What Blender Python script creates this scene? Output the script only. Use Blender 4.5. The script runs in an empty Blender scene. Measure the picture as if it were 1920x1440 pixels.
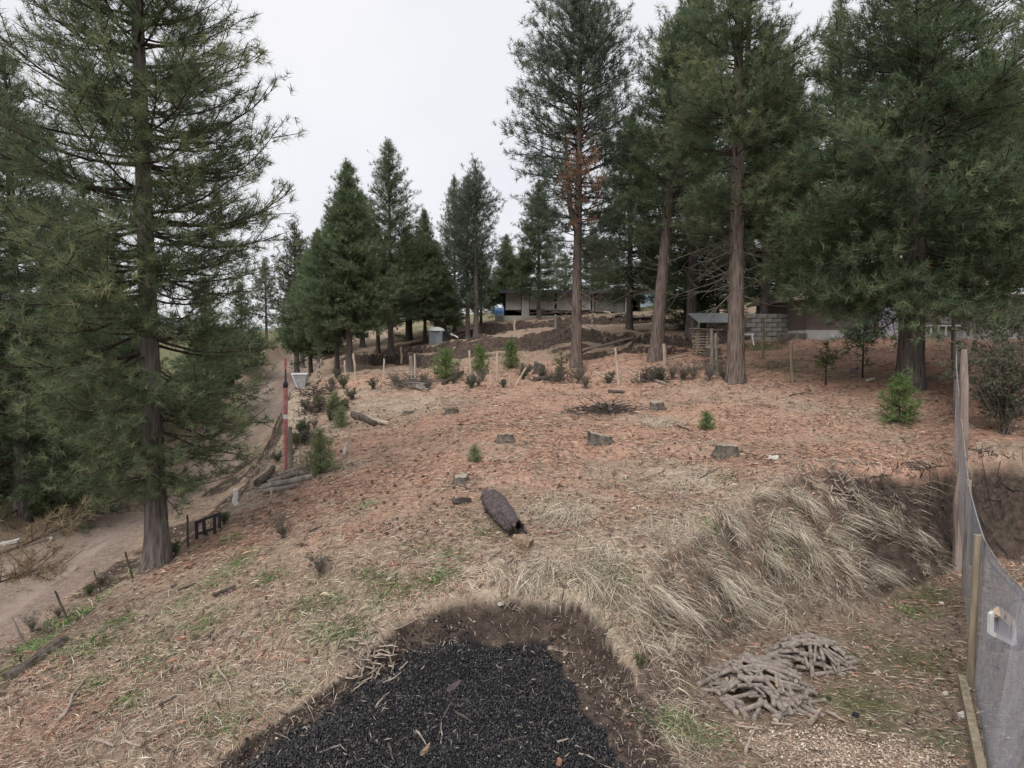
import bpy, math, random
import numpy as np
from mathutils import Vector, Matrix

random.seed(7)
RS = np.random.RandomState(11)
scene = bpy.context.scene
COL = scene.collection
RAD = math.radians

# ------------------------------------------------------------------ camera, sky, sun, exposure
CAM_Z, PITCH, FPX = 5.0, RAD(3.5), 1321.0
cam_d = bpy.data.cameras.new("camera")
cam_d.sensor_width = 36.0
cam_d.lens = FPX / 1920.0 * 36.0
cam_d.clip_start, cam_d.clip_end = 0.1, 3000.0
cam = bpy.data.objects.new("camera", cam_d)
COL.objects.link(cam)
cam.location = (0, 0, CAM_Z)
cam.rotation_euler = (math.pi / 2 - PITCH, 0, 0)
scene.camera = cam

SUN_EL, SUN_ROT = RAD(52), RAD(200)
world = bpy.data.worlds.new("World")
scene.world = world
world.use_nodes = True
wn, wl = world.node_tree.nodes, world.node_tree.links
wn.clear()
w_out = wn.new("ShaderNodeOutputWorld")
w_bg = wn.new("ShaderNodeBackground")
w_bg.inputs["Strength"].default_value = 0.1
w_sky = wn.new("ShaderNodeTexSky")
w_sky.sky_type = 'NISHITA'
w_sky.sun_disc = False
w_sky.sun_elevation, w_sky.sun_rotation = SUN_EL, SUN_ROT
w_tc = wn.new("ShaderNodeTexCoord")
w_no = wn.new("ShaderNodeTexNoise")
w_no.inputs["Scale"].default_value = 2.2
w_no.inputs["Detail"].default_value = 5.0
w_no.inputs["Roughness"].default_value = 0.5
w_mr = wn.new("ShaderNodeMapRange")
w_mr.inputs["From Min"].default_value, w_mr.inputs["From Max"].default_value = 0.3, 0.7
w_mr.inputs["To Min"].default_value, w_mr.inputs["To Max"].default_value = 0.0, 1.0
w_cl = wn.new("ShaderNodeMix"); w_cl.data_type = 'RGBA'          # the cloud deck: two greys of one overcast
w_cl.inputs["A"].default_value = (4.3, 4.36, 4.62, 1)
w_cl.inputs["B"].default_value = (4.98, 4.95, 5.04, 1)
w_mx = wn.new("ShaderNodeMix"); w_mx.data_type = 'RGBA'
w_mx.inputs["Factor"].default_value = 0.96
wl.new(w_tc.outputs["Generated"], w_no.inputs["Vector"])
wl.new(w_no.outputs["Fac"], w_mr.inputs["Value"])
wl.new(w_mr.outputs["Result"], w_cl.inputs["Factor"])
wl.new(w_sky.outputs["Color"], w_mx.inputs["A"])
wl.new(w_cl.outputs["Result"], w_mx.inputs["B"])
wl.new(w_mx.outputs["Result"], w_bg.inputs["Color"])
wl.new(w_bg.outputs["Background"], w_out.inputs["Surface"])

sun_d = bpy.data.lights.new("sun", 'SUN')
sun_d.energy, sun_d.angle, sun_d.color = 1.5, RAD(40), (1.0, 0.97, 0.93)
sun = bpy.data.objects.new("sun", sun_d)
COL.objects.link(sun)
_sd = Vector((math.sin(SUN_ROT) * math.cos(SUN_EL), math.cos(SUN_ROT) * math.cos(SUN_EL), math.sin(SUN_EL)))
sun.rotation_euler = _sd.to_track_quat('Z', 'Y').to_euler()
sun.location = (0, 0, 60)

vs = scene.view_settings
vs.view_transform, vs.look, vs.exposure, vs.gamma = 'Standard', 'None', 0.97, 1.0
vs.use_curve_mapping = False
scene.cycles.max_bounces = 6
scene.cycles.diffuse_bounces = 3
scene.cycles.transmission_bounces = 3

# ------------------------------------------------------------------ small helpers
CP, SP = math.cos(PITCH), math.sin(PITCH)

def W(px, py, Y):
    """the point at forward distance Y seen at a photo pixel"""
    dx, dy = (px - 960) / FPX, (720 - py) / FPX
    t = Y / (CP + dy * SP)
    return np.array((dx * t, Y, CAM_Z + t * (-SP + dy * CP)))

def to_px(p):
    x, y, z = p[0], p[1], p[2] - CAM_Z
    d = y * CP - z * SP
    u = y * SP + z * CP
    return 960 + FPX * x / d, 720 - FPX * u / d

def tag(o, label=None, cat=None, group=None, kind=None):
    if label: o['label'] = label
    if cat: o['category'] = cat
    if group: o['group'] = group
    if kind: o['kind'] = kind
    return o

def empty(name, loc, rz=0.0):
    o = bpy.data.objects.new(name, None)
    COL.objects.link(o)
    o.empty_display_size = 0.2
    o.location = [float(c) for c in loc]
    o.rotation_euler = (0, 0, rz)
    return o

def mesh_np(name, verts, faces_flat, loop_tot, cols=None, smooth=False):
    """verts (n,3); faces_flat: flat loop vertex indices; loop_tot: loops of each face"""
    me = bpy.data.meshes.new(name)
    verts = np.asarray(verts, np.float32)
    faces_flat = np.asarray(faces_flat, np.int32)
    loop_tot = np.asarray(loop_tot, np.int32)
    me.vertices.add(len(verts)); me.vertices.foreach_set("co", verts.ravel())
    me.loops.add(len(faces_flat)); me.loops.foreach_set("vertex_index", faces_flat)
    me.polygons.add(len(loop_tot))
    st = np.concatenate(([0], np.cumsum(loop_tot)[:-1])).astype(np.int32)
    me.polygons.foreach_set("loop_start", st)
    me.polygons.foreach_set("loop_total", loop_tot)
    if smooth: me.polygons.foreach_set("use_smooth", np.ones(len(loop_tot), bool))
    if cols is not None:
        for nm, c in cols.items():
            at = me.attributes.new(nm, 'FLOAT_COLOR', 'POINT')
            c = np.asarray(c, np.float32)
            if c.shape[1] == 3: c = np.concatenate([c, np.ones((len(c), 1), np.float32)], 1)
            at.data.foreach_set("color", c.ravel())
    me.update(calc_edges=True)
    me.validate()
    return me

def link(name, me, mat=None, parent=None, loc=None):
    o = bpy.data.objects.new(name, me)
    COL.objects.link(o)
    if mat is not None and not me.materials: me.materials.append(mat)
    if parent is not None: o.parent = parent
    if loc is not None: o.location = [float(c) for c in loc]
    return o

class MB:
    """collects boxes, tubes, plates as ONE mesh"""
    def __init__(s): s.v, s.f, s.c = [], [], []
    def add(s, vs_, fs_):
        b = len(s.v)
        s.v += [tuple(map(float, p)) for p in vs_]
        s.f += [tuple(i + b for i in f) for f in fs_]
    def box(s, c, size, rz=0.0, M=None, jit=0.0):
        hx, hy, hz = size[0] / 2, size[1] / 2, size[2] / 2
        P = [Vector((sx * hx + random.uniform(-jit, jit), sy * hy + random.uniform(-jit, jit), sz * hz + random.uniform(-jit, jit)))
             for sz in (-1, 1) for sy in (-1, 1) for sx in (-1, 1)]
        R = M if M is not None else Matrix.Rotation(rz, 3, 'Z')
        P = [R @ p + Vector(c) for p in P]
        s.add(P, [(0, 2, 3, 1), (4, 5, 7, 6), (0, 1, 5, 4), (2, 6, 7, 3), (0, 4, 6, 2), (1, 3, 7, 5)])
    def beam(s, a, b, w, h, up=(0, 0, 1)):
        a, b = Vector(a), Vector(b)
        d = b - a; L = d.length; d.normalize()
        u = Vector(up); side = d.cross(u)
        if side.length < 1e-4: side = d.cross(Vector((1, 0, 0)))
        side.normalize(); u = side.cross(d)
        M = Matrix((d, side, u)).transposed()
        s.box((a + b) / 2, (L, w, h), M=M)
    def tube(s, pts, rad, n=8, caps=True, jit=0.0):
        pts = [Vector(p) for p in pts]
        if not hasattr(rad, '__len__'): rad = [rad] * len(pts)
        rings = []
        prev = None
        for i, p in enumerate(pts):
            d = (pts[min(i + 1, len(pts) - 1)] - pts[max(i - 1, 0)]).normalized()
            if prev is None:
                ref = Vector((0, 0, 1)) if abs(d.z) < 0.9 else Vector((1, 0, 0))
                u = d.cross(ref).normalized()
            else:
                u = (prev - d * prev.dot(d)).normalized()
            prev = u
            w = d.cross(u)
            rings.append([p + (u * math.cos(2 * math.pi * k / n) + w * math.sin(2 * math.pi * k / n)) * rad[i] * (1 + random.uniform(-jit, jit)) for k in range(n)])
        V = [q for r in rings for q in r]
        F = []
        for i in range(len(pts) - 1):
            for k in range(n):
                a, b = i * n + k, i * n + (k + 1) % n
                F.append((a, b, b + n, a + n))
        if caps:
            F.append(tuple(range(n - 1, -1, -1)))
            F.append(tuple(range((len(pts) - 1) * n, len(pts) * n)))
        s.add(V, F)
    def mesh(s, name, smooth=False):
        me = bpy.data.meshes.new(name)
        me.from_pydata(s.v, [], s.f)
        if smooth: me.polygons.foreach_set("use_smooth", [True] * len(me.polygons))
        me.update()
        return me
    def build(s, name, mat, parent=None, loc=None, smooth=False):
        return link(name, s.mesh(name, smooth), mat, parent, loc)

# ------------------------------------------------------------------ numpy noise
def vnoise(x, y, seed=0):
    xi, yi = np.floor(x).astype(np.int64), np.floor(y).astype(np.int64)
    xf, yf = x - xi, y - yi
    u, v = xf * xf * (3 - 2 * xf), yf * yf * (3 - 2 * yf)
    def h(a, b):
        n = (a * 374761393 + b * 668265263 + seed * 974634777) & 0xFFFFFFFF
        n = ((n ^ (n >> 13)) * 1274126177) & 0xFFFFFFFF
        n = n ^ (n >> 16)
        return (n & 0xFFFF) / 65535.0
    return (h(xi, yi) * (1 - u) + h(xi + 1, yi) * u) * (1 - v) + (h(xi, yi + 1) * (1 - u) + h(xi + 1, yi + 1) * u) * v

def fbm(x, y, oct_=4, seed=0, gain=0.5):
    a, s, t = 1.0, 0.0, 0.0
    for k in range(oct_):
        s = s + a * (vnoise(x * 2 ** k + 17.3 * k, y * 2 ** k - 9.1 * k, seed + k) - 0.5) * 2
        t += a; a *= gain
    return s / t

def sstep(a, b, x):
    t = np.clip((x - a) / (b - a), 0, 1)
    return t * t * (3 - 2 * t)

# ------------------------------------------------------------------ terrain heights
PXC = [(0,1440,7.4),(400,1440,7.2),(820,1440,7.2),(1100,1440,7.2),(200,1300,8.7),(0,1300,9.0),(120,1210,10.2),(250,1090,12.3),(330,1050,13),
 (420,980,14.5),(480,915,16.5),(535,830,20.5),(545,760,25),(560,720,30),(945,815,17),(650,860,18.5),(650,760,24.5),(800,730,26),(720,705,31),
 (632,703,35),(600,690,40),(565,660,48),(945,970,12.5),(700,1000,11.8),(500,1100,10.8),(600,1250,8.9),(860,1130,9.7),(1100,1130,9.6),
 (1250,1030,10.8),(1430,940,12.5),(1500,865,14.6),(1700,856,15.2),(1920,850,15.2),(1200,900,14.4),(1362,840,16),(1600,780,18.3),(1200,760,21),
 (1380,715,22.3),(1705,727,20.3),(1920,780,18.5),(1485,715,22),(1155,715,24.5),(1000,718,25.5),(1080,690,29),(1230,670,28),(960,684,30),(850,690,31),
 (1500,650,27.5),(1700,640,28.5),(1900,655,27),(785,690,35),(790,674,36.2),(900,667,34.5),(900,642,36),(1000,652,34.5),(1000,627,36),(1070,642,34),
 (1070,617,35.5),(1180,650,32),(1180,632,34),(1300,655,29.5),(1300,640,31),(900,636,41),(1000,620,41),(1100,612,41),(1200,622,38),
 (910,628,42.5),(910,613,43.5),(1020,615,42.3),(1020,606,43.5),(1150,606,43),(960,601,47),(1200,586,47),(1300,592,45),(1450,640,31),(1450,572,48),
 (800,640,45),(720,640,48),(600,652,55),(1450,545,62),(1200,1210,9.2),(1250,1330,8.2),(1140,1290,8.6),(1600,640,30),(1600,560,55),(1800,560,55),
 (700,620,60),(500,640,60)]
CW = [W(*p) for p in PXC]
CW += [np.array(p, float) for p in [(-20,15,-1.2),(-20,30,-.9),(-30,20,-2.5),(-32,40,-1.5),(-60,60,-5),(0,150,12),(100,150,14),(-120,150,-5),(20,20,5),(40,30,6),(40,0,3),
 (0,-20,0),(-20,-10,-2),(0,3,.2),(5,3,.3),(-5,3,0),(-14,8,-1.3),(20,90,9),(-10,90,5),(-40,90,0),(0,400,22),(300,400,25),(-300,400,0),(-300,0,-20),(300,0,10),(0,-300,-10)]]
CW = np.array(CW)

def _solve():
    P, z = CW[:, :2], CW[:, 2]
    n = len(P)
    D = np.sqrt(((P[:, None] - P[None]) ** 2).sum(-1) + 0.15 ** 2)
    A = np.zeros((n + 3, n + 3))
    A[:n, :n] = D + np.eye(n) * -0.02
    A[:n, n] = 1; A[:n, n + 1:] = P; A[n, :n] = 1; A[n + 1:, :n] = P.T
    return np.linalg.solve(A, np.concatenate([z, [0, 0, 0]]))
_wt = _solve()

def U(x, y):
    sh = x.shape
    x, y = x.ravel(), y.ravel()
    out = np.empty(len(x))
    n = len(CW)
    for i in range(0, len(x), 20000):
        a, b = x[i:i + 20000, None], y[i:i + 20000, None]
        D = np.sqrt((a - CW[:, 0]) ** 2 + (b - CW[:, 1]) ** 2 + 0.15 ** 2)
        out[i:i + 20000] = D @ _wt[:n] + _wt[n] + a[:, 0] * _wt[n + 1] + b[:, 0] * _wt[n + 2]
    return out.reshape(sh)

def plane_hit(px, py, z):
    dx, dy = (px - 960) / FPX, (720 - py) / FPX
    t = (z - CAM_Z) / (-SP + dy * CP)
    return (dx * t, t * (CP + dy * SP))

def sdist(x, y, poly):
    """signed distance to a closed polygon, negative inside"""
    d = np.full(x.shape, 1e9); ins = np.zeros(x.shape, bool)
    n = len(poly)
    for i in range(n):
        ax, ay = poly[i]; bx, by = poly[(i + 1) % n]
        ex, ey = bx - ax, by - ay
        t = np.clip(((x - ax) * ex + (y - ay) * ey) / (ex * ex + ey * ey + 1e-12), 0, 1)
        d = np.minimum(d, np.hypot(x - ax - t * ex, y - ay - t * ey))
        if ey != 0:
            ins ^= ((ay > y) != (by > y)) & (x < (y - ay) / ey * ex + ax)
    return np.where(ins, -d, d)

PAD_Z = 0.35
PAD = [plane_hit(px, py, PAD_Z) for px, py in [(1345,1440),(1330,1380),(1335,1310),(1355,1235),(1470,1180),(1640,1150),(1720,1105),(1800,1066),(1930,1060),(2150,1060)]]
PAD += [(30, 14), (30, -8), (3.4, -8), (2.1, 5.0)]
PIT = [W(px, py, Y)[:2] for px, py, Y in [(430,1440,7.2),(540,1350,7.9),(640,1285,8.5),(705,1215,9.05),(765,1170,9.45),(850,1140,9.65),(950,1130,9.72),(1050,1138,9.68),(1115,1175,9.4),(1150,1240,8.9),(1190,1320,8.2),(1235,1400,7.5),(1250,1440,7.2)]] + [(1.5, 5.5), (-2.5, 5.2)]
CHAR = [plane_hit(px, py, .6) for px, py in [(395,1440),(520,1366),(622,1308),(715,1254),(790,1214),(870,1206),(960,1212),(1030,1220),(1065,1283),(1115,1343),(1172,1398),(1200,1440)]] + [(1.15, 5.4), (-2.5, 5.2)]
ROAD_YZ = ([0, 12, 16, 20, 26, 30, 34, 38, 45, 55, 75, 100], [-.9, -.65, -.55, -.45, -.15, .25, .8, 1.35, 2.15, 2.95, 4.3, 5.5])
ROAD_L = ([0, 12, 18.8, 30, 39.5, 49, 60, 75, 100], [-11.6, -12.6, -13.6, -14.6, -15.6, -17.2, -19.3, -21.5, -24])
ROAD_W = 3.2
CREST = ([0, 9, 10.2, 12.3, 13, 14.5, 16.5, 20.5, 25, 30, 40, 50, 60], [-7.6, -7.2, -7.0, -7.0, -6.7, -6.3, -6.2, -6.7, -8.0, -9.3, -11.2, -12.6, -14.5])

def road_x(y):
    return np.interp(y, *ROAD_L)
def pad_w(x):
    return np.interp(x, [1.0, 3.0, 4.2, 6.0, 7.2, 8.4, 12], [.9, 1.1, 1.7, 2.2, 1.4, .6, .5])

def fields(x, y):
    u = U(x, y)
    rough = fbm(x * .9, y * .9, 5, 3) * .10 + fbm(x * 3.1, y * 3.1, 4, 9) * .035
    far = sstep(60, 140, y)
    u = u + rough * (1 + 3 * far)
    # clods and ledges on the cut faces at the back
    bk = sstep(27.5, 30, y) * (1 - sstep(46, 48, y)) * sstep(-12, -9, x)
    u = u + bk * (fbm(x * .7, y * 1.6, 4, 21) * .22)
    def ledge(px_, Y_, A, w0=.22, w1=1.5):
        d = y - np.interp(x, px_, Y_) + fbm(x * .6, y * .6, 5, 23, .62) * .8
        on = sstep(px_[0] - 1, px_[0] + 1, x) * (1 - sstep(px_[-1] - 1, px_[-1] + 1, x))
        return A * on * (sstep(-w0, w0, d) - sstep(-w1, w1, d))
    u = u + ledge([-11, -7, -4.6, -1.6, 1.1, 3, 5.6, 8], [42, 38.6, 35.8, 35.4, 35.3, 34.8, 33.2, 30.3], .8)
    u = u + ledge([-8, -4.5, -1], [41, 38.5, 38], .7)
    u = u + ledge([-3, 1, 4, 9], [43, 43, 43, 43], .9)
    u = u + ledge([3.2, 5.6, 7.5], [31.3, 30.6, 29.3], .5, .15, 1)
    u = u + ledge([9, 12, 19], [28.4, 28.2, 28.2], .6, .15, 1)
    # road
    xl = road_x(y); cx = (x - xl) / ROAD_W
    rz = np.interp(y, *ROAD_YZ)
    sd = np.maximum(xl - x, x - xl - ROAD_W)
    rut = -.08 * np.exp(-((cx - .28) / .09) ** 2) - .08 * np.exp(-((cx - .74) / .09) ** 2)
    rzz = rz + rut + fbm(x * 2, y * .8, 4, 5) * .025
    bw = np.maximum(np.interp(y, *CREST) - (xl + ROAD_W), .9)
    tt = np.clip(sd / bw + .13 * fbm(x * 1.3, y * 1.3, 5, 33) * np.clip(sd * 2, 0, 1), 0, 1)
    m = np.where(x > xl, np.where(tt < 1, tt ** 2.4, 1), sstep(0, 1, sd / 1.3))
    m = np.where((y < -5) | (y > 95), 1, m)
    h = rzz * (1 - m) + u * m
    road = 1 - sstep(-.15, .35, sd + fbm(x * 1.3, y * 1.3, 4, 31) * .3)
    road = np.where((y < -5) | (y > 95), 0, road)
    bankL = sstep(.1, .5, sd) * (1 - sstep(.9, 1.05, sd / bw)) * (x > xl + 1) * (y < 60) * (y > 5)
    # pad cut into the slope
    s = sdist(x, y, PAD) + fbm(x * 1.1, y * 1.1, 4, 41) * .22
    pw = pad_w(x)
    t = np.clip(s / pw, 0, 1)
    prof = np.where(x[...] > 6.8, t ** 1.5, t * t * (3 - 2 * t) * .6 + t * .4)
    lip = np.sin(np.pi * np.clip(t, 0, 1)) * fbm(x * 2.2, y * 2.2, 5, 45) * .18
    pad = PAD_Z + fbm(x * 1.5, y * 1.5, 4, 51) * .03
    h = np.where(t < 1, pad + (h - pad) * prof + lip, h)
    bank = sstep(0, .15, t) * (1 - sstep(.85, 1.05, s / pw))
    padm = 1 - sstep(0, .25, t)
    # charcoal pit
    sp = sdist(x, y, PIT) + fbm(x * 1.7, y * 1.7, 4, 61) * .09
    sc_ = sdist(x, y, CHAR) + fbm(x * 2.3, y * 2.3, 5, 67, .6) * .24
    pf = .24 * sstep(0, .9, -sc_) * (1 + .8 * fbm(x * 1.3, y * 1.3, 4, 69)) + .38 + .11 * (y - 7.2) + fbm(x * 2.1, y * 2.1, 4, 63) * .11
    tp = np.clip((sp + .12) / .34, 0, 1)
    wall = np.sin(np.pi * tp) * fbm(x * 3.5, y * 3.5, 4, 65) * .15
    low = np.minimum(pf, h)
    h = np.where(tp < 1, low + (h - low) * tp ** 2.4 + wall, h)
    pitw = sstep(0.02, .2, tp) * (1 - sstep(.8, 1.0, tp)) + (tp <= .02)
    pit = (1 - sstep(-.03, .05, sc_)) * (1 - sstep(.1, .6, tp))
    return h, dict(road=road, bankL=bankL, bank=bank, pad=padm, pitw=pitw, pit=pit, sp=sc_, pin=sp, sroad=sd, spad=s, back=bk)

def axis(segs):
    out = []
    for a, b, d in segs: out += list(np.arange(a, b, d))
    return out
ys = axis([(-300, -40, 30), (-40, 4, 2.0), (4, 6, .25)])
y = 6.0
while y < 34: ys.append(y); y += max(.04, .0066 * y)
while y < 60: ys.append(y); y += .24
while y < 900: ys.append(y); y *= 1.06
ys = np.array(ys)
half = []
x = 0.0
while x < 11: half.append(x); x += .066
while x < 26: half.append(x); x += .16
while x < 900: half.append(x); x *= 1.09
xs = np.array([-v for v in half[:0:-1]] + half)
GX, GY = np.meshgrid(xs, ys)
GH, FLD = fields(GX, GY)

def grid_at(G, x, y):
    x, y = np.asarray(x, float), np.asarray(y, float)
    i = np.clip(np.searchsorted(xs, x) - 1, 0, len(xs) - 2)
    j = np.clip(np.searchsorted(ys, y) - 1, 0, len(ys) - 2)
    u, v = (x - xs[i]) / (xs[i + 1] - xs[i]), (y - ys[j]) / (ys[j + 1] - ys[j])
    return (G[j, i] * (1 - u) + G[j, i + 1] * u) * (1 - v) + (G[j + 1, i] * (1 - u) + G[j + 1, i + 1] * u) * v
def H(x, y): return grid_at(GH, x, y)
def Hs(x, y): return float(H(x, y))

_tY = np.concatenate([np.arange(4, 30, .02), np.arange(30, 120, .1)])
def G(px, py):
    """where the sight line of a photo pixel meets the ground"""
    dx, dy = (px - 960) / FPX, (720 - py) / FPX
    t = _tY / (CP + dy * SP)
    z = CAM_Z + t * (-SP + dy * CP)
    below = np.nonzero(z < H(dx * t, _tY))[0]
    k = below[0] if len(below) else len(_tY) - 1
    return np.array((dx * t[k], _tY[k], Hs(dx * t[k], _tY[k])))
def onY(px, Y, dz=0.0):
    """ground point at forward distance Y below a photo column"""
    x = (px - 960) / FPX * Y
    for _ in range(3):
        z = Hs(x, Y)
        d = Y * CP - (z - CAM_Z) * SP
        x = (px - 960) / FPX * d
    return np.array((x, Y, Hs(x, Y) + dz))
def slope_dir(x, y, e=.25):
    gx = (H(x + e, y) - H(x - e, y)) / (2 * e); gy = (H(x, y + e) - H(x, y - e)) / (2 * e)
    return gx, gy

# what lies on the ground where (masks in world space)
def blob(px, py, r, ry=None):
    p = G(px, py); ry = ry or r
    return np.exp(-(((GX - p[0]) / r) ** 2 + ((GY - p[1]) / ry) ** 2))
n1 = fbm(GX * .8, GY * .8, 5, 71); n2 = fbm(GX * .35, GY * .35, 4, 73)
_cr = np.interp(GY, *CREST)
needle = sstep(10.5, 14.5, GY + n2 * 2.5) * sstep(-.3, 1.6, GX - _cr + n1) * (1 - .75 * sstep(29, 33, GY)) * (1 - sstep(38, 42, GY))
needle = np.maximum(needle, .38 * sstep(-9, -7.5, GX) * sstep(5, 7, GY) * (1 - sstep(40, 60, GY)) * sstep(-.35, .35, n1))
for b in [(430,1010,1.2),(330,1070,.8),(120,1340,.9),(620,1010,1.6)]: needle = np.maximum(needle, .75 * blob(*b))
needle *= (1 - .85 * sstep(.05, .3, n2) * sstep(9, 11, GY) * (1 - sstep(15, 18, GY)))
needle *= 1 - .5 * sstep(.02, .3, fbm(GX * .55 + 4, GY * .8, 4, 75))
straw = .55 * np.exp(-((GX - _cr - .2) / 1.0) ** 2) * (GY > 15) * (GY < 34)
for b in [(250,1180,1.4),(700,1150,1.5),(500,1250,1.4),(350,1340,1.3),(1400,740,1.6),(1620,780,1.6),(700,730,2.2),(1500,760,1.5),(850,1060,1.3)]: straw = np.maximum(straw, .42 * blob(*b))
for b in [(740,760,3.0),(640,800,1.8)]: straw = np.maximum(straw, .55 * blob(*b))
for b in [(1050,960,.9),(1130,1080,1.5),(1000,1100,1.2),(1300,1000,1.0),(1450,990,1.2),(1480,1060,1.4),(620,880,1.0),(1230,790,.8),(1300,900,1.0)]: straw = np.maximum(straw, .85 * blob(*b))
straw = np.maximum(straw, .7 * FLD['bank'] * (1 - sstep(5.0, 6.8, GX)) * sstep(-.25, .2, n1))
needle *= (1 - .8 * np.maximum(straw, 0))
soil = np.maximum(FLD['pitw'], FLD['bank'] * sstep(4.8, 7.2, GX) * .95)
soil = np.maximum(soil, .62 * FLD['bank'])
soil = np.maximum(soil, FLD['bankL'] * (.35 + .75 * sstep(-.1, .3, n1)))
e = .3
SL = np.hypot(np.gradient(GH, axis=1) / np.gradient(GX, axis=1), np.gradient(GH, axis=0) / np.gradient(GY, axis=0))
soil = np.maximum(soil, FLD['back'] * sstep(.3, .7, SL) * 1.0)
for b in [(1130,765,.9),(1220,705,.8),(1000,690,.8)]: soil = np.maximum(soil, .6 * blob(*b))
green = np.zeros_like(GX)
for b in [(1460,690,1.1,1.6),(1690,1240,1.0),(1620,1320,.9),(1430,645,1.2),(1740,1120,.7)]: green = np.maximum(green, .75 * blob(*b))
green = np.maximum(green, sstep(.3, 1.4, FLD['sroad']) * (GX < road_x(GY)) * .8)
green = np.maximum(green, .45 * np.exp(-((FLD['sroad'] - 1.35) / .45) ** 2) * (GX > road_x(GY) + 1) * (GY < 18))
green = np.maximum(green, .62 * sstep(44, 50, GY) * (GX > -9))
green = np.maximum(green, .5 * sstep(60, 90, GY))
for b in [(435,1010),(450,1050),(505,1085),(395,1165),(300,1195),(620,1125),(575,1140),(690,1075),(740,1110),(815,1085),(850,1040),(240,1320),(170,1290),(400,1360),(120,1170),(200,1205),(665,1180),(1180,1085),(910,1000)]: green = np.maximum(green, .62 * blob(*b, .3))
sand = .62 * np.maximum.reduce([blob(1560,1410,.7,.5), blob(1700,1425,.5,.4), blob(1440,1390,.35,.3)])
MASK_A = np.stack([needle, straw, soil, np.ones_like(GX)], -1)
MASK_B = np.stack([FLD['road'], green, sand, np.ones_like(GX)], -1)
_cx = (GX - road_x(GY)) / ROAD_W + .04 * fbm(GX * .5, GY * .5, 3, 35)
RUT = np.exp(-((_cx - .28) / .1) ** 2) + np.exp(-((_cx - .74) / .1) ** 2)
MASK_C = np.stack([FLD['pad'], FLD['pit'], RUT, np.ones_like(GX)], -1)

# ------------------------------------------------------------------ materials
class NT:
    def __init__(s, name, rough=.9, spec=.15):
        s.m = bpy.data.materials.new(name); s.m.use_nodes = True
        s.n, s.l = s.m.node_tree.nodes, s.m.node_tree.links
        s.b = s.n["Principled BSDF"]
        s.b.inputs["Roughness"].default_value = rough
        s.b.inputs["Specular IOR Level"].default_value = spec
        s._pos = None
    def new(s, t): return s.n.new(t)
    def pos(s, world=False):
        if world:
            g = s.new("ShaderNodeNewGeometry"); return g.outputs["Position"]
        g = s.new("ShaderNodeTexCoord"); return g.outputs["Object"]
    def mapping(s, vec, scale=(1, 1, 1), rot=(0, 0, 0)):
        m = s.new("ShaderNodeMapping"); m.inputs["Scale"].default_value = scale; m.inputs["Rotation"].default_value = rot
        s.l.new(vec, m.inputs["Vector"]); return m.outputs["Vector"]
    def noise(s, vec, scale, detail=4, rough=.55, dist=0.0):
        n = s.new("ShaderNodeTexNoise")
        n.inputs["Scale"].default_value = scale; n.inputs["Detail"].default_value = detail
        n.inputs["Roughness"].default_value = rough; n.inputs["Distortion"].default_value = dist
        s.l.new(vec, n.inputs["Vector"]); return n.outputs["Fac"]
    def voro(s, vec, scale, feat='F1', out="Distance"):
        n = s.new("ShaderNodeTexVoronoi"); n.feature = feat; n.inputs["Scale"].default_value = scale
        s.l.new(vec, n.inputs["Vector"]); return n.outputs[out]
    def ramp(s, fac, stops):
        r = s.new("ShaderNodeValToRGB"); e_ = r.color_ramp.elements
        while len(e_) < len(stops): e_.new(.5)
        for el, (p, c) in zip(e_, stops): el.position = p; el.color = (*c, 1)
        s.l.new(fac, r.inputs["Fac"]); return r.outputs["Color"]
    def mix(s, fac, a, b, mode='MIX'):
        m = s.new("ShaderNodeMix"); m.data_type = 'RGBA'; m.blend_type = mode
        for sock, v in (("Factor", fac), ("A", a), ("B", b)):
            i = m.inputs[sock] if sock == "Factor" else [q for q in m.inputs if q.name == sock and q.type == 'RGBA'][0]
            if hasattr(v, 'is_output') or isinstance(v, bpy.types.NodeSocket): s.l.new(v, i)
            elif sock == "Factor": i.default_value = v
            else: i.default_value = (*v, 1)
        return [q for q in m.outputs if q.type == 'RGBA'][0]
    def math(s, op, a, b=0.0, c=0.0):
        m = s.new("ShaderNodeMath"); m.operation = op
        for i, v in enumerate((a, b, c)):
            if isinstance(v, bpy.types.NodeSocket): s.l.new(v, m.inputs[i])
            else: m.inputs[i].default_value = v
        return m.outputs[0]
    def rng(s, v, a, b, c=0.0, d=1.0, smooth=True):
        m = s.new("ShaderNodeMapRange"); m.interpolation_type = 'SMOOTHSTEP' if smooth else 'LINEAR'
        s.l.new(v, m.inputs["Value"])
        for k, q in (("From Min", a), ("From Max", b), ("To Min", c), ("To Max", d)): m.inputs[k].default_value = q
        return m.outputs["Result"]
    def attr(s, name):
        a = s.new("ShaderNodeAttribute"); a.attribute_name = name; return a
    def sep(s, col):
        q = s.new("ShaderNodeSeparateColor"); s.l.new(col, q.inputs["Color"]); return q.outputs
    def color(s, c):
        if isinstance(c, bpy.types.NodeSocket): s.l.new(c, s.b.inputs["Base Color"])
        else: s.b.inputs["Base Color"].default_value = (*c, 1)
    def bump(s, h, dist=.02, strength=1.0):
        b = s.new("ShaderNodeBump"); b.inputs["Distance"].default_value = dist; b.inputs["Strength"].default_value = strength
        s.l.new(h, b.inputs["Height"]); s.l.new(b.outputs["Normal"], s.b.inputs["Normal"])

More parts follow.
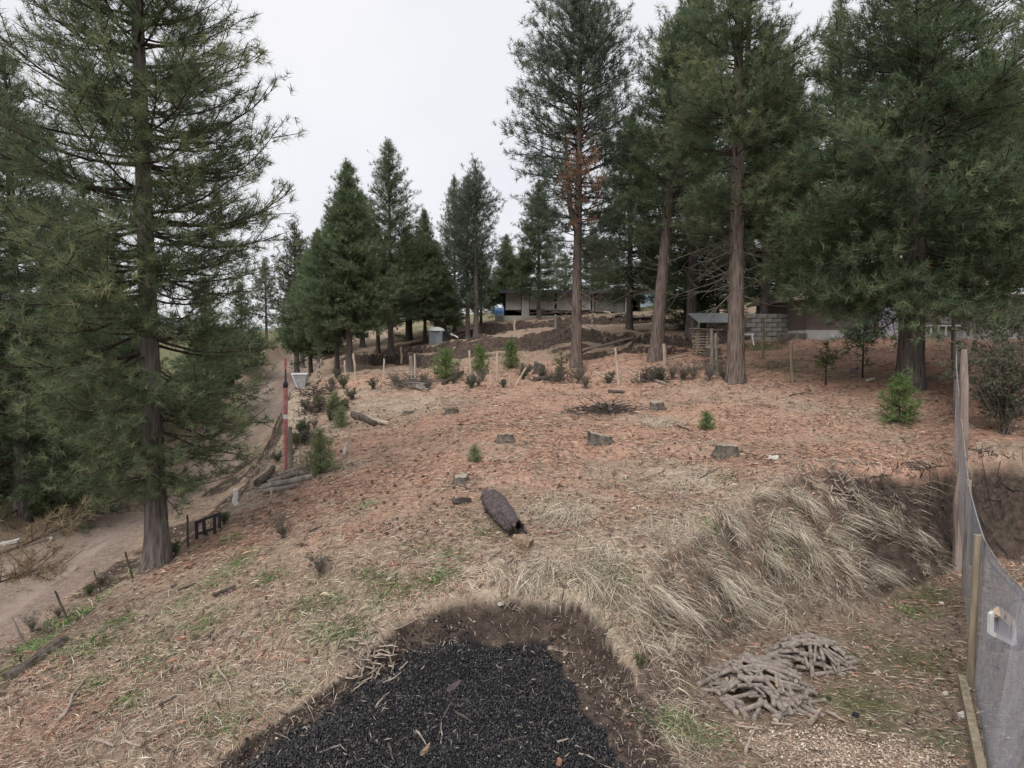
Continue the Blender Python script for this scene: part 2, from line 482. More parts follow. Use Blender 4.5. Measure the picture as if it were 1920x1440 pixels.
def simple(name, c1, c2, scale=6, rough=.85, spec=.2, bump=.01, stretch=(1, 1, 1), detail=5, metal=0.0):
    t = NT(name, rough, spec)
    v = t.mapping(t.pos(), stretch)
    n = t.noise(v, scale, detail, .6)
    t.color(t.ramp(n, [(.3, c1), (.7, c2)]))
    if bump: t.bump(t.noise(v, scale * 2.5, 4), bump)
    t.b.inputs["Metallic"].default_value = metal
    return t.m

def ground_material():
    t = NT("ground_soil_and_litter", .95, .08)
    p = t.pos(True)
    A, B, C = t.sep(t.attr("mask_a").outputs["Color"]), t.sep(t.attr("mask_b").outputs["Color"]), t.sep(t.attr("mask_c").outputs["Color"])
    fine = t.noise(p, 26, 5, .7)
    mid = t.noise(p, 6, 5, .65)
    big = t.noise(p, 1.4, 5, .6)
    streak = t.noise(t.mapping(p, (5, 22, 14), (0, 0, .5)), 1.6, 5, .7, 1.2)
    base = t.ramp(fine, [(.25, (.12, .085, .06)), (.45, (.27, .2, .15)), (.62, (.40, .31, .235)), (.8, (.52, .43, .34))])
    base = t.mix(t.rng(big, .35, .65), base, t.ramp(streak, [(.3, (.16, .115, .085)), (.5, (.31, .235, .175)), (.75, (.45, .36, .28))]))
    need = t.ramp(streak, [(.25, (.21, .125, .092)), (.45, (.40, .24, .175)), (.6, (.50, .32, .24)), (.8, (.58, .44, .35))])
    need = t.mix(t.rng(fine, .38, .30), need, (.10, .06, .048))
    drift = t.noise(t.mapping(p, (.8, 2.2, 1), (0, 0, .35)), 1.6, 8, .75, .6)
    need = t.mix(t.rng(drift, .47, .34, 0, .85), need, (.16, .105, .08))
    need = t.mix(t.rng(drift, .54, .66, 0, .85), need, (.45, .36, .28))
    need = t.mix(t.rng(mid, .52, .72, 0, .6), need, (.46, .34, .245))
    base = t.mix(t.rng(drift, .46, .34, 0, .8), base, (.15, .105, .08))
    straw = t.ramp(fine, [(.2, (.17, .13, .10)), (.45, (.40, .33, .25)), (.75, (.60, .52, .41))])
    soil = t.ramp(mid, [(.25, (.032, .024, .02)), (.48, (.072, .054, .045)), (.78, (.155, .115, .094))])
    road = t.ramp(t.noise(p, 9, 6, .7), [(.3, (.15, .112, .09)), (.55, (.245, .187, .155)), (.8, (.35, .28, .235))])
    road = t.mix(t.math('MULTIPLY', t.rng(C[2], .2, .9), t.rng(big, .35, .6, .25, .8)), road, (.30, .238, .202))
    road = t.mix(t.rng(t.noise(t.mapping(p, (2.2, .5, 1)), 1.3, 6, .65), .52, .66, 0, .6), road, (.15, .115, .095))
    green = t.ramp(fine, [(.3, (.045, .055, .028)), (.55, (.125, .125, .062)), (.8, (.26, .225, .135))])
    sand = t.ramp(fine, [(.3, (.32, .25, .19)), (.7, (.52, .42, .33))])
    pad = t.ramp(t.noise(p, 11, 6, .7), [(.3, (.10, .08, .055)), (.55, (.24, .185, .14)), (.8, (.36, .29, .23))])
    char = t.ramp(fine, [(.3, (.008, .008, .010)), (.7, (.035, .034, .038))])
    def fac(m, n, w=.55):
        return t.rng(t.math('ADD', m, t.math('MULTIPLY', t.math('SUBTRACT', n, .5), w * 2)), .15, .85)
    patch = t.noise(p, 2.2, 9, .72)
    c = base
    c = t.mix(fac(A[0], patch, 1.1), c, need)
    c = t.mix(fac(A[1], patch, 1.2), c, straw)
    c = t.mix(fac(C[0], patch, .3), c, pad)
    c = t.mix(fac(B[1], patch, .9), c, green)
    c = t.mix(fac(A[2], patch, .6), c, soil)
    c = t.mix(fac(B[0], patch, .25), c, road)
    c = t.mix(fac(B[2], patch, .8), c, sand)
    c = t.mix(fac(C[1], fine, .3), c, char)
    t.color(c)
    h = t.math('ADD', t.math('MULTIPLY', fine, .5), t.math('ADD', t.math('MULTIPLY', mid, 1.0), t.math('MULTIPLY', streak, .5)))
    calm = t.math('SUBTRACT', 1.0, t.math('MULTIPLY', B[0], .75))
    t.bump(t.math('MULTIPLY', h, calm), .05, .9)
    return t.m

def tint_material(name, dark, mid, light, translucent=.25, rough=.6, spec=.2):
    """leaf and blade material: hue of each tuft from its 'tint' attribute"""
    t = NT(name, rough, spec)
    a = t.attr("tint")
    c = t.ramp(t.sep(a.outputs["Color"])[0], [(.0, dark), (.5, mid), (1.0, light)])
    t.color(c)
    if translucent:
        tr = t.new("ShaderNodeBsdfTranslucent"); t.l.new(c, tr.inputs["Color"])
        ms = t.new("ShaderNodeMixShader"); ms.inputs[0].default_value = translucent
        t.l.new(t.b.outputs[0], ms.inputs[1]); t.l.new(tr.outputs[0], ms.inputs[2])
        t.l.new(ms.outputs[0], t.n["Material Output"].inputs["Surface"])
    return t.m

def rgb_material(name, rough=.9, spec=.1):
    t = NT(name, rough, spec); t.color(t.attr("tint").outputs["Color"]); return t.m

M_GROUND = ground_material()
M_RGB = rgb_material("dry_litter")

# ------------------------------------------------------------------ ground sheet
ny, nx = GH.shape
idx = np.arange(ny * nx).reshape(ny, nx)
q = np.stack([idx[:-1, :-1], idx[:-1, 1:], idx[1:, 1:], idx[1:, :-1]], -1).reshape(-1, 4)
g_me = mesh_np("ground", np.stack([GX, GY, GH], -1).reshape(-1, 3), q.ravel(), np.full(len(q), 4),
               dict(mask_a=MASK_A.reshape(-1, 4), mask_b=MASK_B.reshape(-1, 4), mask_c=MASK_C.reshape(-1, 4)), smooth=True)
ground = tag(link("ground", g_me, M_GROUND), kind='structure')

# ------------------------------------------------------------------ trees
NTRI = {}
def bark_material(name, c1, c2, c3):
    t = NT(name, .95, .05)
    p = t.mapping(t.pos(), (1, 1, .13))
    v = t.math('ADD', t.voro(p, 15), t.math('MULTIPLY', t.noise(p, 9, 6, .7, .8), .6))
    n = t.noise(p, 22, 5, .65)
    big = t.noise(t.pos(), 2.2, 4)
    c = t.ramp(t.math('ADD', t.math('MULTIPLY', v, .5), t.math('MULTIPLY', n, .4)), [(.2, c1), (.45, c2), (.8, c3)])
    c = t.mix(t.rng(big, .45, .7, 0, .5), c, (c2[0] * 1.25, c2[1] * 1.2, c2[2] * 1.1))
    t.color(c)
    t.bump(t.math('ADD', v, t.math('MULTIPLY', n, .4)), .05, 1.0)
    return t.m
BARK = bark_material("pine_bark", (.03, .026, .024), (.095, .081, .074), (.185, .163, .15))
BARK_RED = bark_material("reddish_pine_bark", (.035, .026, .023), (.115, .088, .077), (.21, .17, .15))
TWIG = simple("dead_grey_twigs", (.09, .075, .065), (.20, .17, .15), 20, .95, .05, 0)
LIMB = simple("dark_limb_bark", (.03, .024, .02), (.085, .065, .055), 12, .95, .05, 0)
N_OLIVE = tint_material("olive_pine_needles", (.070, .100, .058), (.142, .185, .102), (.30, .315, .165), .45)
N_DARK = tint_material("dark_green_pine_needles", (.064, .098, .056), (.136, .184, .102), (.27, .325, .17), .45)
N_BLUE = tint_material("blue_green_pine_needles", (.080, .108, .078), (.152, .192, .134), (.265, .31, .215), .45)
N_MID = tint_material("mid_green_conifer_needles", (.076, .112, .062), (.150, .198, .106), (.275, .325, .17), .45)
N_TAN = tint_material("dry_tan_needles", (.12, .085, .05), (.25, .19, .12), (.36, .29, .19), .3)
N_RUST = tint_material("dead_rust_needles", (.20, .11, .08), (.36, .20, .14), (.50, .30, .21), .3)
N_LIME = tint_material("fresh_green_needles", (.07, .115, .035), (.13, .195, .065), (.20, .275, .11), .35)
N_SAGE = tint_material("grey_green_leaves", (.06, .065, .045), (.14, .15, .10), (.25, .26, .18), .35)
N_BUSH = tint_material("olive_bush_leaves", (.05, .07, .03), (.11, .14, .06), (.20, .23, .10), .35)

def needle_mesh(name, C, D, S, T, nn, width, spread=.85, seed=0, cup=.35):
    """C tuft centres, D directions, S needle lengths, T hue per tuft -> one triangle per needle"""
    rs = np.random.RandomState(seed)
    C, D, S, T = (np.asarray(a, float) for a in (C, D, S, T))
    C, D, S, T = np.repeat(C, nn, 0), np.repeat(D, nn, 0), np.repeat(S, nn), np.repeat(T, nn)
    n = len(C)
    R = rs.normal(size=(n, 3)); R /= np.linalg.norm(R, axis=1, keepdims=True)
    V = D * cup * 2 + R * spread
    V /= np.linalg.norm(V, axis=1, keepdims=True) + 1e-9
    L = (S * rs.uniform(.65, 1.15, n))[:, None]
    B = C - D * (rs.uniform(0, .8, n) * S)[:, None]
    P = np.cross(V, rs.normal(size=(n, 3))); P /= np.linalg.norm(P, axis=1, keepdims=True) + 1e-9
    P *= width * rs.uniform(.7, 1.3, n)[:, None] * .5
    verts = np.stack([B - P, B + P, B + V * L], 1).reshape(-1, 3)
    tint = np.clip(T + rs.normal(size=n) * .10, 0, 1)
    col = np.repeat(np.stack([tint] * 3, 1), 3, 0)
    return mesh_np(name, verts, np.arange(n * 3), np.full(n, 3), dict(tint=col))

def trunk_axis(h, lean=(0, 0), bend=0.0, seed=0, n=26):
    rs = np.random.RandomState(seed)
    ph = rs.uniform(0, 6.28, 2)
    t = np.linspace(0, 1, n) ** 1.25
    x = lean[0] * t + bend * np.sin(t * 5 + ph[0]) * t
    y = lean[1] * t + bend * np.sin(t * 4 + ph[1]) * t
    return np.stack([x, y, t * h], 1)

def make_pine(name, h, r0, base, rad, whorl, per, needles, nmat, tlen=.2, width=.010, nn=20, bark=BARK, lean=(0, 0), bend=.0, elev=(-8, 48),
              tw=.3, droop=0.0, gap=0.0, seed=0, hue=(.2, .6), hue_var=.2, dead=0, dead_z=(0, 0), dead_len=1.5, extra=(), az_bias=None, flare=.55, rust=None, fork=None, light_tip=.15, sides=14, sink=.35, full=.12):
    """one conifer: > trunk, limbs, crown (, dead_branches, dead_needles).  base: height where the crown starts; rad(t): crown radius over the crown"""
    rs = np.random.RandomState(seed + 100)
    ax = trunk_axis(h, lean, bend, seed)
    def axat(z): return np.array([np.interp(z, ax[:, 2], ax[:, 0]), np.interp(z, ax[:, 2], ax[:, 1]), z])
    tr = MB()
    pts = [(ax[0][0], ax[0][1], -sink)] + [tuple(a) for a in ax]
    rr = [r0 * (1 + flare * 1.15)] + [r0 * ((1 - a[2] / h) ** .85 * .93 + .07) * (1 + flare * math.exp(-a[2] / (r0 * 1.5))) for a in ax]
    random.seed(seed)
    tr.tube(pts, rr, sides, True, .05)
    if fork:
        z0, off, fh = fork
        a = axat(z0); b = axat(z0 + 1.0) + np.array([off * .55, 0.1, 0]); c = axat(z0 + fh) + np.array([off, .2, 0])
        rr0 = r0 * (1 - z0 / h) * .8
        tr.tube([a, b, (b + c) / 2 + np.array([off * .1, 0, 0]), c], [rr0, rr0 * .85, rr0 * .6, rr0 * .15], 10, True, .04)
    lb = MB()
    C, D, S, T, = [], [], [], []
    def bough(z, az, L, e0, curl, fol0=.3, thick=None, dens=1.0, hue_b=None):
        hb = rs.uniform(*hue) if hue_b is None else hue_b
        p0 = axat(z)
        ca, sa = math.cos(az), math.sin(az)
        k = 6
        wob = rs.uniform(-.12, .12)
        P = []
        for i in range(k):
            s = i / (k - 1)
            hr = L * s * math.cos(e0 * .8)
            vz = L * (math.tan(e0) * s * math.cos(e0) + curl * s * s - droop * math.sin(s * 3.14) * .25)
            sd = L * wob * s * s + rs.uniform(-.02, .02) * L * s
            P.append(p0 + np.array([ca * hr - sa * sd, sa * hr + ca * sd, vz]))
        P = np.array(P)
        tk = thick or max(.007, min(.011 * L + .006, r0 * .35))
        lb.tube(P, [tk * (1 - .85 * i / (k - 1)) for i in range(k)], 4, False)
        nt = max(2, int(L * (1 - fol0) / (tw * .62) * dens))
        for j in range(nt + 1):
            s = fol0 + (1 - fol0) * (j + rs.uniform(-.3, .3)) / max(nt, 1)
            s = min(max(s, fol0), 1.0)
            f = s * (k - 1); i = min(int(f), k - 2)
            q = P[i] + (P[i + 1] - P[i]) * (f - i)
            d = P[i + 1] - P[i]; d = d / (np.linalg.norm(d) + 1e-9)
            if rs.rand() < gap: continue
            side = 1 if j % 2 else -1
            perp = np.array([-d[1], d[0], 0.0]); perp /= np.linalg.norm(perp) + 1e-9
            l = max(.16, L * .44 * (1.2 - .8 * s)) * rs.uniform(.6, 1.2) if j < nt else .0
            td = d * .75 + perp * side * rs.uniform(.4, 1.0) + np.array([0, 0, rs.uniform(-.4, .9)])
            if j == nt: td = d + np.array([0, 0, .2])
            td /= np.linalg.norm(td)
            e_ = q + td * l
            if l > .12: lb.tube([q, e_], [tk * .35, tk * .2], 3, False)
            m = max(1, int(round(l / (tlen * .62))))
            for u in range(m):
                g = q + td * l * (u + 1) / m + rs.normal(size=3) * tlen * .38
                C.append(g); D.append(td + np.array([0, 0, .25])); S.append(tlen * rs.uniform(.75, 1.15))
                T.append(hb + rs.normal() * hue_var * .5 + (light_tip if u == m - 1 and s > .8 else 0))
    z = base
    while z < h * .985:
        t = (z - base) / (h - base)
        npw = per + rs.randint(-1, 2)
        a0 = rs.uniform(0, 6.28)
        for k in range(max(2, npw)):
            az = a0 + 6.283 * k / npw + rs.uniform(-.45, .45)
            L = rad(t) * rs.uniform(.68, 1.2)
            if az_bias: L *= az_bias(az, t)
            if L < .12: continue
            e0 = RAD(elev[0] + (elev[1] - elev[0]) * t ** 1.1 + rs.uniform(-9, 9))
            bough(z + rs.uniform(-.9, .9) * whorl, az, L, e0 + RAD(rs.normal() * 7), rs.normal() * .12 + .1, fol0=.14 + .2 * (L > 1.5) * (1 - t))
        z += whorl * (1 - .45 * t)
    for ex in extra: bough(*ex)
    for k in range(6):   # leader
        C.append(axat(h * (1 - .012 * k)) + rs.normal(size=3) * .02); D.append(np.array([0, 0, 1.0])); S.append(tlen); T.append(hue[1])
    C, D = np.array(C), np.array(D); D /= np.linalg.norm(D, axis=1, keepdims=True) + 1e-9
    parts = dict(trunk=(tr.mesh(name + "_trunk", True), bark), limbs=(lb.mesh(name + "_limbs"), LIMB))
    T = np.array(T)
    if full:
        kk = np.nonzero(rs.rand(len(C)) < full)[0]
        jd = D[kk] + rs.normal(size=(len(kk), 3)) * .8; jd /= np.linalg.norm(jd, axis=1, keepdims=True)
        C = np.concatenate([C, C[kk] + rs.normal(size=(len(kk), 3)) * tlen * .75]); D = np.concatenate([D, jd])
        S = np.concatenate([np.array(S), np.array(S)[kk] * .9]); T = np.concatenate([T, np.clip(T[kk] + rs.normal(size=len(kk)) * .12, 0, 1)])
    if rust:
        zz, rr_ = rust
        d2 = ((C[:, 2] - zz) / (rr_ * 2.1)) ** 2 + ((C[:, 0] - axat(zz)[0]) / rr_) ** 2      # the dead boughs on the downhill side
        sel = (d2 < 1) & (C[:, 1] - axat(zz)[1] < .6) & (rs.rand(len(C)) < .62)
        parts["dead_needles"] = (needle_mesh(name + "_rust", C[sel], D[sel], np.array(S)[sel], T[sel], nn, width, seed=seed + 1), N_RUST)
        C, D, S, T = C[~sel], D[~sel], np.array(S)[~sel], T[~sel]
    parts["crown"] = (needle_mesh(name + "_crown", C, D, S, T, nn, width, seed=seed), nmat)
    NTRI[name] = (len(C) * nn, len(lb.f) * 2)
    if dead:
        db = MB()
        for k in range(dead):
            z = rs.uniform(*dead_z); az = rs.uniform(0, 6.28); L = dead_len * rs.uniform(.4, 1.1)
            p = axat(z); dv = np.array([math.cos(az), math.sin(az), rs.uniform(-.45, .35)])
            P = [p]
            for i in range(4):
                dv = dv + rs.normal(size=3) * .16; dv[2] -= .02
                P.append(P[-1] + dv * L / 4)
            db.tube(P, [.016, .013, .010, .007, .003], 4, False)
            for j in range(5):
                i = rs.randint(1, 4); q = P[i]; dd = (P[i + 1] - P[i]); dd = dd / np.linalg.norm(dd)
                td = dd + rs.normal(size=3) * .6; m_ = q + td * L * .16 + rs.normal(size=3) * .02
                db.tube([q, m_, m_ + (td + rs.normal(size=3) * .3) * L * .14], [.006, .005, .003], 3, False)
        parts["dead_branches"] = (db.mesh(name + "_dead"), TWIG)
    return parts

def plant_tree(parts, loc, label, rz=0.0, scale=1.0, group=None, name="pine_tree", cat="tree", sc=None):
    root = empty(name, loc, rz)
    root.scale = sc or (scale, scale, scale)
    tag(root, label, cat, group)
    for k, (me, mat) in parts.items():
        o = link(k, me, mat, root)
        if k in ("crown", "limbs", "dead_branches", "dead_needles"): o['kind'] = 'stuff'
    return root

def prof(*pts):
    xs_, ys_ = zip(*pts)
    return lambda t: float(np.interp(t, xs_, ys_))
def zpx(py, Y): return float(W(960, py, Y)[2])

# --- the big pine beside the track
pL = onY(296, 13.0)
zL = pL[2]
T_L = make_pine("big_pine", 17.5, .205, 1.75, prof((0, 1.2), (.08, 1.75), (.2, 2.25), (.35, 2.45), (.5, 2.0), (.7, 1.4), (1, .15)), .34, 7, 20, N_OLIVE, tlen=.19, width=.0095, nn=22,
                full=.1, elev=(-18, 50), tw=.185, gap=.36, hue=(.25, .72), seed=3, lean=(-.25, .3), flare=.75, droop=.25, hue_var=.25,
                extra=[(zpx(400, 13) - zL, -.12, 2.9, RAD(14), .32, .72, .03, .8, .35), (zpx(440, 13) - zL, .05, 2.75, RAD(4), .25, .6, .03, .8, .35),
                       (zpx(520, 13) - zL, -.25, 2.7, RAD(2), .05, .5, .025, .8, .4), (zpx(760, 13) - zL, -.2, 1.9, RAD(-12), .02, .3, .025, 1.2, .5), (zpx(800, 13) - zL, .1, 1.8, RAD(-20), .02, .3, .025, 1.2, .4)] +
                      [(zz, -1.57 + dd, ll, RAD(-14), .05, .3, .02, 1.3, .45) for zz, dd, ll in ((2.6, .4, 1.6), (3.0, -.5, 1.9), (3.3, .1, 1.7), (3.8, .7, 1.8), (4.1, -.2, 1.9), (4.5, -.9, 2.0), (5.0, .3, 1.8), (5.5, -.5, 1.9), (2.3, -.9, 1.7), (2.1, .9, 1.5), (6.0, .6, 1.7))])
plant_tree(T_L, pL, "tall olive green pine rooted beside the dirt track, biggest tree at the left")

# --- conifers left of the track
T_B = make_pine("roadside_pine", 13.4, .22, .5, prof((0, 2.7), (.15, 3.2), (.4, 2.7), (.7, 1.6), (1, .15)), .40, 7, 20, N_OLIVE, tlen=.24, width=.016, nn=17, elev=(-14, 40), tw=.27, gap=.08, hue=(.08, .5), seed=5, hue_var=.25, droop=.2)
def at_base(px, Y): return onY(px, Y)
plant_tree(T_B, at_base(45, 20.5), "dense dark pine across the track, branches down to the ground, behind the big pine", .4)
plant_tree(T_B, at_base(-60, 25), "dark pine at the left edge beyond the track, partly out of frame", 2.2, .98)
plant_tree(T_B, at_base(175, 27), "shorter pine beyond the track seen through the big pine's lower branches", 4.0, .80)
T_BUSHY = make_pine("bushy_pine", 6.5, .12, .2, prof((0, 1.7), (.2, 1.8), (.6, 1.1), (1, .1)), .35, 6, 20, N_MID, tlen=.24, width=.022, nn=14, elev=(-5, 45), tw=.28, hue=(.15, .6), seed=15)
plant_tree(T_BUSHY, at_base(390, 36), "young bushy pine beyond the track right of the big pine's trunk", .7, 1.1)
plant_tree(T_BUSHY, at_base(250, 31), "young bushy pine beyond the track hidden behind the big pine's trunk", 1.9, .95)
plant_tree(T_BUSHY, at_base(455, 47), "small bushy pine far along the left side of the track", 3.1, .9)

# --- pine with two stems at the track's far end
T_F = make_pine("sparse_pine", 11.5, .2, 3.0, prof((0, 1.6), (.3, 2.2), (.7, 1.3), (1, .1)), .5, 6, 20, N_SAGE, tlen=.3, width=.032, nn=13, elev=(-10, 45), tw=.34, gap=.2, hue=(.05, .45), seed=8)
plant_tree(T_F, at_base(557, 49), "sparse olive pine at the far end of the track, tall bare trunk", .3, .92)
plant_tree(T_F, at_base(567, 55), "thin pine close behind the sparse one at the far end of the track", 2.3, .85)
plant_tree(T_F, at_base(500, 58), "pale small pine in the gap where the track disappears", 4.1, .62)

# --- the group behind the fence, left of the middle
cone = prof((0, 2.4), (.12, 2.75), (.4, 2.0), (.7, 1.1), (1, .08))
T_M1 = make_pine("cone_pine", 12.0, .2, 2.5, cone, .34, 9, 20, N_MID, tlen=.28, width=.026, nn=14, elev=(0, 55), tw=.26, hue=(.2, .62), seed=21, light_tip=.12)
T_M2 = make_pine("airy_pine", 14.5, .2, 2.6, prof((0, 2.9), (.15, 3.2), (.35, 2.3), (.6, 1.8), (.85, .95), (1, .1)), .44, 7, 20, N_MID, tlen=.28, width=.025, nn=13, full=0, elev=(0, 60), tw=.3, gap=.26, hue=(.1, .5), seed=22)
T_M3 = make_pine("twin_pine", 13.0, .22, 2.6, prof((0, 1.6), (.3, 2.2), (.6, 2.0), (.85, 1.05), (1, .1)), .46, 6, 20, N_BLUE, tlen=.28, width=.026, nn=13, full=0, elev=(5, 62), tw=.32, gap=.3, hue=(.1, .45), seed=23)
def mid(T, px, Y, top, label, rz, name="pine_tree", wide=1.0, h0=None):
    wide *= 1.0
    p = at_base(px, Y); s = (zpx(top, Y) - p[2]) / h0
    plant_tree(T, p, label, rz, sc=(s * wide, s * wide, s), name=name)
mid(T_M1, 656, 35.0, 303, "dense dark cone shaped pine behind the fence, leftmost of the middle group", .3, h0=12.0)
mid(T_M1, 632, 36.5, 385, "thinner pine with a slender pale trunk just left of the dense cone shaped one", 2.6, h0=12.0, wide=.9)
mid(T_M2, 733, 40, 262, "tallest pine of the middle group, airy top against the sky", 1.0, h0=14.5, wide=1.05)
mid(T_M1, 709, 41.5, 420, "dark pine with a thick trunk in the shade beside the tallest of the middle group", 4.2, h0=12.0)
mid(T_M1, 797, 44, 393, "short pointed pine between the tallest one and the twin stemmed one", 5.0, h0=12.0, wide=.85)
mid(T_M3, 893, 41, 303, "open topped pine with a dark straight trunk standing on the terrace", .2, h0=13.0)
mid(T_M3, 877, 42.5, 332, "pine with a pale trunk close behind the open topped one on the terrace", 2.0, h0=13.0, wide=.9)
mid(T_M2, 853, 46, 330, "slim pine behind the grey tank, lower than its neighbour", 3.0, h0=14.5, wide=.8)
mid(T_M1, 835, 43, 500, "small bushy pine above the grey tank", 1.4, h0=12.0, wide=1.3)
mid(T_M1, 902, 48, 470, "small bushy pine left of the blue barrels", 2.9, h0=12.0, wide=1.2)
mid(T_M1, 770, 47, 440, "small pine in the shade behind the terrace bank", .9, h0=12.0, wide=1.2)
mid(T_M1, 600, 43, 430, "dark pine at the left end of the middle group", 3.9, h0=12.0, wide=.9)
mid(T_M1, 680, 46, 360, "pine filling the gap behind the dense cone shaped one", 1.7, h0=12.0, wide=.95)

# --- forked pine in the middle with dead rusty needles
pC = at_base(1080, 29)
hC = zpx(-70, 29) - pC[2]
zf = zpx(440, 29) - pC[2]
T_C = make_pine("forked_pine", hC, .235, 4.4, prof((0, 1.5), (.15, 2.4), (.3, 2.9), (.5, 2.7), (.7, 2.2), (.9, 1.1), (1, .1)), .42, 7, 20, N_BLUE, tlen=.27, width=.019, nn=18, bark=BARK_RED, elev=(-2, 55), tw=.28,
                gap=.42, hue=(.08, .5), seed=31, lean=(.15, .2), dead=46, dead_z=(1.8, 5.2), dead_len=2.1, rust=(zpx(345, 29) - pC[2], .95), fork=(zf, -.55, 4.5), flare=.35)
plant_tree(T_C, pC, "tall forked pine with rusty dead needles and bare lower twigs, middle of the slope")

# --- leaning pine
pD = at_base(1229, 27.5)
hD = zpx(10, 27.5) - pD[2]
T_D = make_pine("leaning_pine", hD, .27, 5.2, prof((0, 1.5), (.2, 2.3), (.45, 2.1), (.75, 1.4), (1, .1)), .42, 7, 20, N_DARK, tlen=.27, width=.019, nn=18, bark=BARK_RED, elev=(-5, 58), tw=.27, gap=.24, hue=(.12, .5), seed=41,
                lean=(1.0, .3), dead=16, dead_z=(2.5, 6.5), dead_len=1.7, flare=.3)
plant_tree(T_D, pD, "pine leaning to the right with a bare reddish trunk, right of the forked one")
T_D2 = make_pine("back_pine", 13.5, .24, 2.4, prof((0, 2.0), (.2, 2.7), (.5, 2.3), (.8, 1.3), (1, .1)), .43, 7, 20, N_DARK, tlen=.3, width=.026, nn=15, elev=(-5, 52), tw=.3, gap=.1, hue=(.12, .55), seed=42)
def back(px, Y, top, label, rz, wide=1.0):
    p = at_base(px, Y); s = (zpx(top, Y) - p[2]) / 13.5
    plant_tree(T_D2, p, label, rz, sc=(s * wide, s * wide, s))
back(1180, 37, 215, "dark pine between the forked and the leaning trunks, behind them", .5, .95)
back(1296, 34, -40, "tall dark pine behind the leaning one, crown meeting the olive pine", 2.0, .85)
back(1318, 38, 330, "low dark pine behind the stacked boards", 3.3, 1.2)
back(1010, 44, 340, "pine behind the open shed, left of the forked trunk", 4.0, .95)
back(1110, 55, 430, "small pine far behind the open shed", 1.0, 1.1)
back(1240, 50, 400, "pine beyond the pale blue shed", 5.1, 1.2)
back(980, 52, 470, "low pine beyond the blue barrels", 2.6, 1.1)

# --- olive pine, thick reddish trunk
pE = at_base(1379, 22.3)
T_E = make_pine("olive_pine", zpx(-330, 22.3) - pE[2], .275, 4.6, prof((0, 1.4), (.1, 2.3), (.3, 2.5), (.5, 1.7), (.7, 1.2), (1, .1)), .40, 7, 20, N_OLIVE, tlen=.24, width=.015, nn=21, bark=BARK_RED, elev=(-8, 50), tw=.26, gap=.3, hue=(.2, .7),
                seed=51, dead=34, dead_z=(2.6, 4.6), dead_len=2.0, fork=(zpx(250, 22.3) - pE[2], .42, 5.5), flare=.3, lean=(-.1, .2))
plant_tree(T_E, pE, "olive pine with a thick bare reddish trunk beside the stacked boards")

# --- big dark pine at the right
pF = at_base(1706, 20.3)
hF = 17.5
T_F2 = make_pine("broad_pine", hF, .37, 2.6, prof((0, 2.6), (.08, 3.6), (.25, 3.7), (.45, 2.5), (.7, 1.5), (1, .15)), .45, 7, 20, N_DARK, tlen=.25, width=.015, nn=19, elev=(-14, 45), tw=.25, gap=.08, hue=(.2, .68), seed=61,
                 extra=[(zz, RAD(dd), ll, RAD(-10), .02, .25, .03, 1.3) for zz, dd, ll in ((2.5, -100, 1.9), (2.7, -70, 2.3), (3.0, -140, 3.2), (3.2, 175, 3.6), (3.1, -160, 3.3), (3.5, -120, 3.2), (3.6, -30, 3.0), (3.9, 165, 4.0), (4.2, -150, 3.6), (4.3, -60, 3.0), (2.9, -15, 2.8), (4.8, -175, 4.0), (4.6, -100, 2.6), (2.2, -115, 1.5), (3.4, -170, 3.6), (2.75, 180, 3.0), (5.2, -160, 4.0))],
                 droop=.25, flare=.12, hue_var=.3, dead=14, dead_z=(2.3, 4.2), dead_len=2.4)
plant_tree(T_F2, pF, "broad dark green pine with the thickest trunk, in front of the brown house")
plant_tree(T_F2, at_base(2010, 22.5), "dark pine at the right edge, only its branches in the picture", 2.1, .95)
plant_tree(T_F2, at_base(1560, 35), "tall dark pine rising behind the brown house", 4.0, .92)
back(1432, 31.5, 60, "pine with a thin red trunk behind the olive one, by the block wall", 1.2, .9)
back(1458, 33.5, 130, "pine with a thin dark trunk next to the red trunked one, by the block wall", 2.9, .9)
back(1830, 38, 100, "dark pine behind the right end of the brown house", 4.4, 1.15)
back(1700, 42, 40, "pine far behind the brown house, hidden by the broad one", .4, 1.2)

#print('NTRI', sum(a+b for a,b in NTRI.values()), NTRI)

for px, Y, top, lab, rz, wd in [(1285, 38, 470, "low bushy pine left of the stacked boards, in the shade", .4, 1.5), (1345, 41, 455, "low bushy pine behind the pale lean-to roof", 2.1, 1.5), (1250, 46, 500, "small bushy pine before the pale blue shed", 3.3, 1.3),
                            (1060, 58, 480, "bushy pine showing above the open shed's roof, left of the forked trunk", 4.4, 1.4), (1140, 60, 470, "bushy pine showing above the open shed's roof, right of the forked trunk", 5.2, 1.4), (1400, 52, 440, "pine between the olive trunk and the red trunk, far back", 1.1, 1.3), (1210, 62, 460, "pine far behind the pale blue shed", 2.9, 1.4), (950, 62, 500, "low pine far behind the left end of the open shed", .2, 1.5)]:
    mid(T_BUSHY, px, Y, top, lab, rz, h0=6.5, wide=wd)

for px, Y, top, lab, rz, wd in [(764, 46.5, 425, "dark filler pine right of the tallest middle pine, lower than it", 2.3, 1.1), (818, 48, 452, "small dark pine left of the slim pine behind the grey tank", 4.6, 1.2), (583, 46, 470, "small dark pine left of the dense cone shaped one, near the track", .6, 1.1), (950, 50, 440, "small dark pine between the terrace pines and the forked one", 3.6, 1.1)]:
    mid(T_M1, px, Y, top, lab, rz, h0=12.0, wide=wd)

# ------------------------------------------------------------------ litter, grasses, charcoal: what nobody could count
def MA(k, x, y): return grid_at((MASK_A, MASK_B, MASK_C)[k // 4][..., k % 4], x, y)
NEED, STRAW, SOIL, ROAD, GREEN, SAND, PADM, PITM = 0, 1, 2, 4, 5, 6, 8, 9

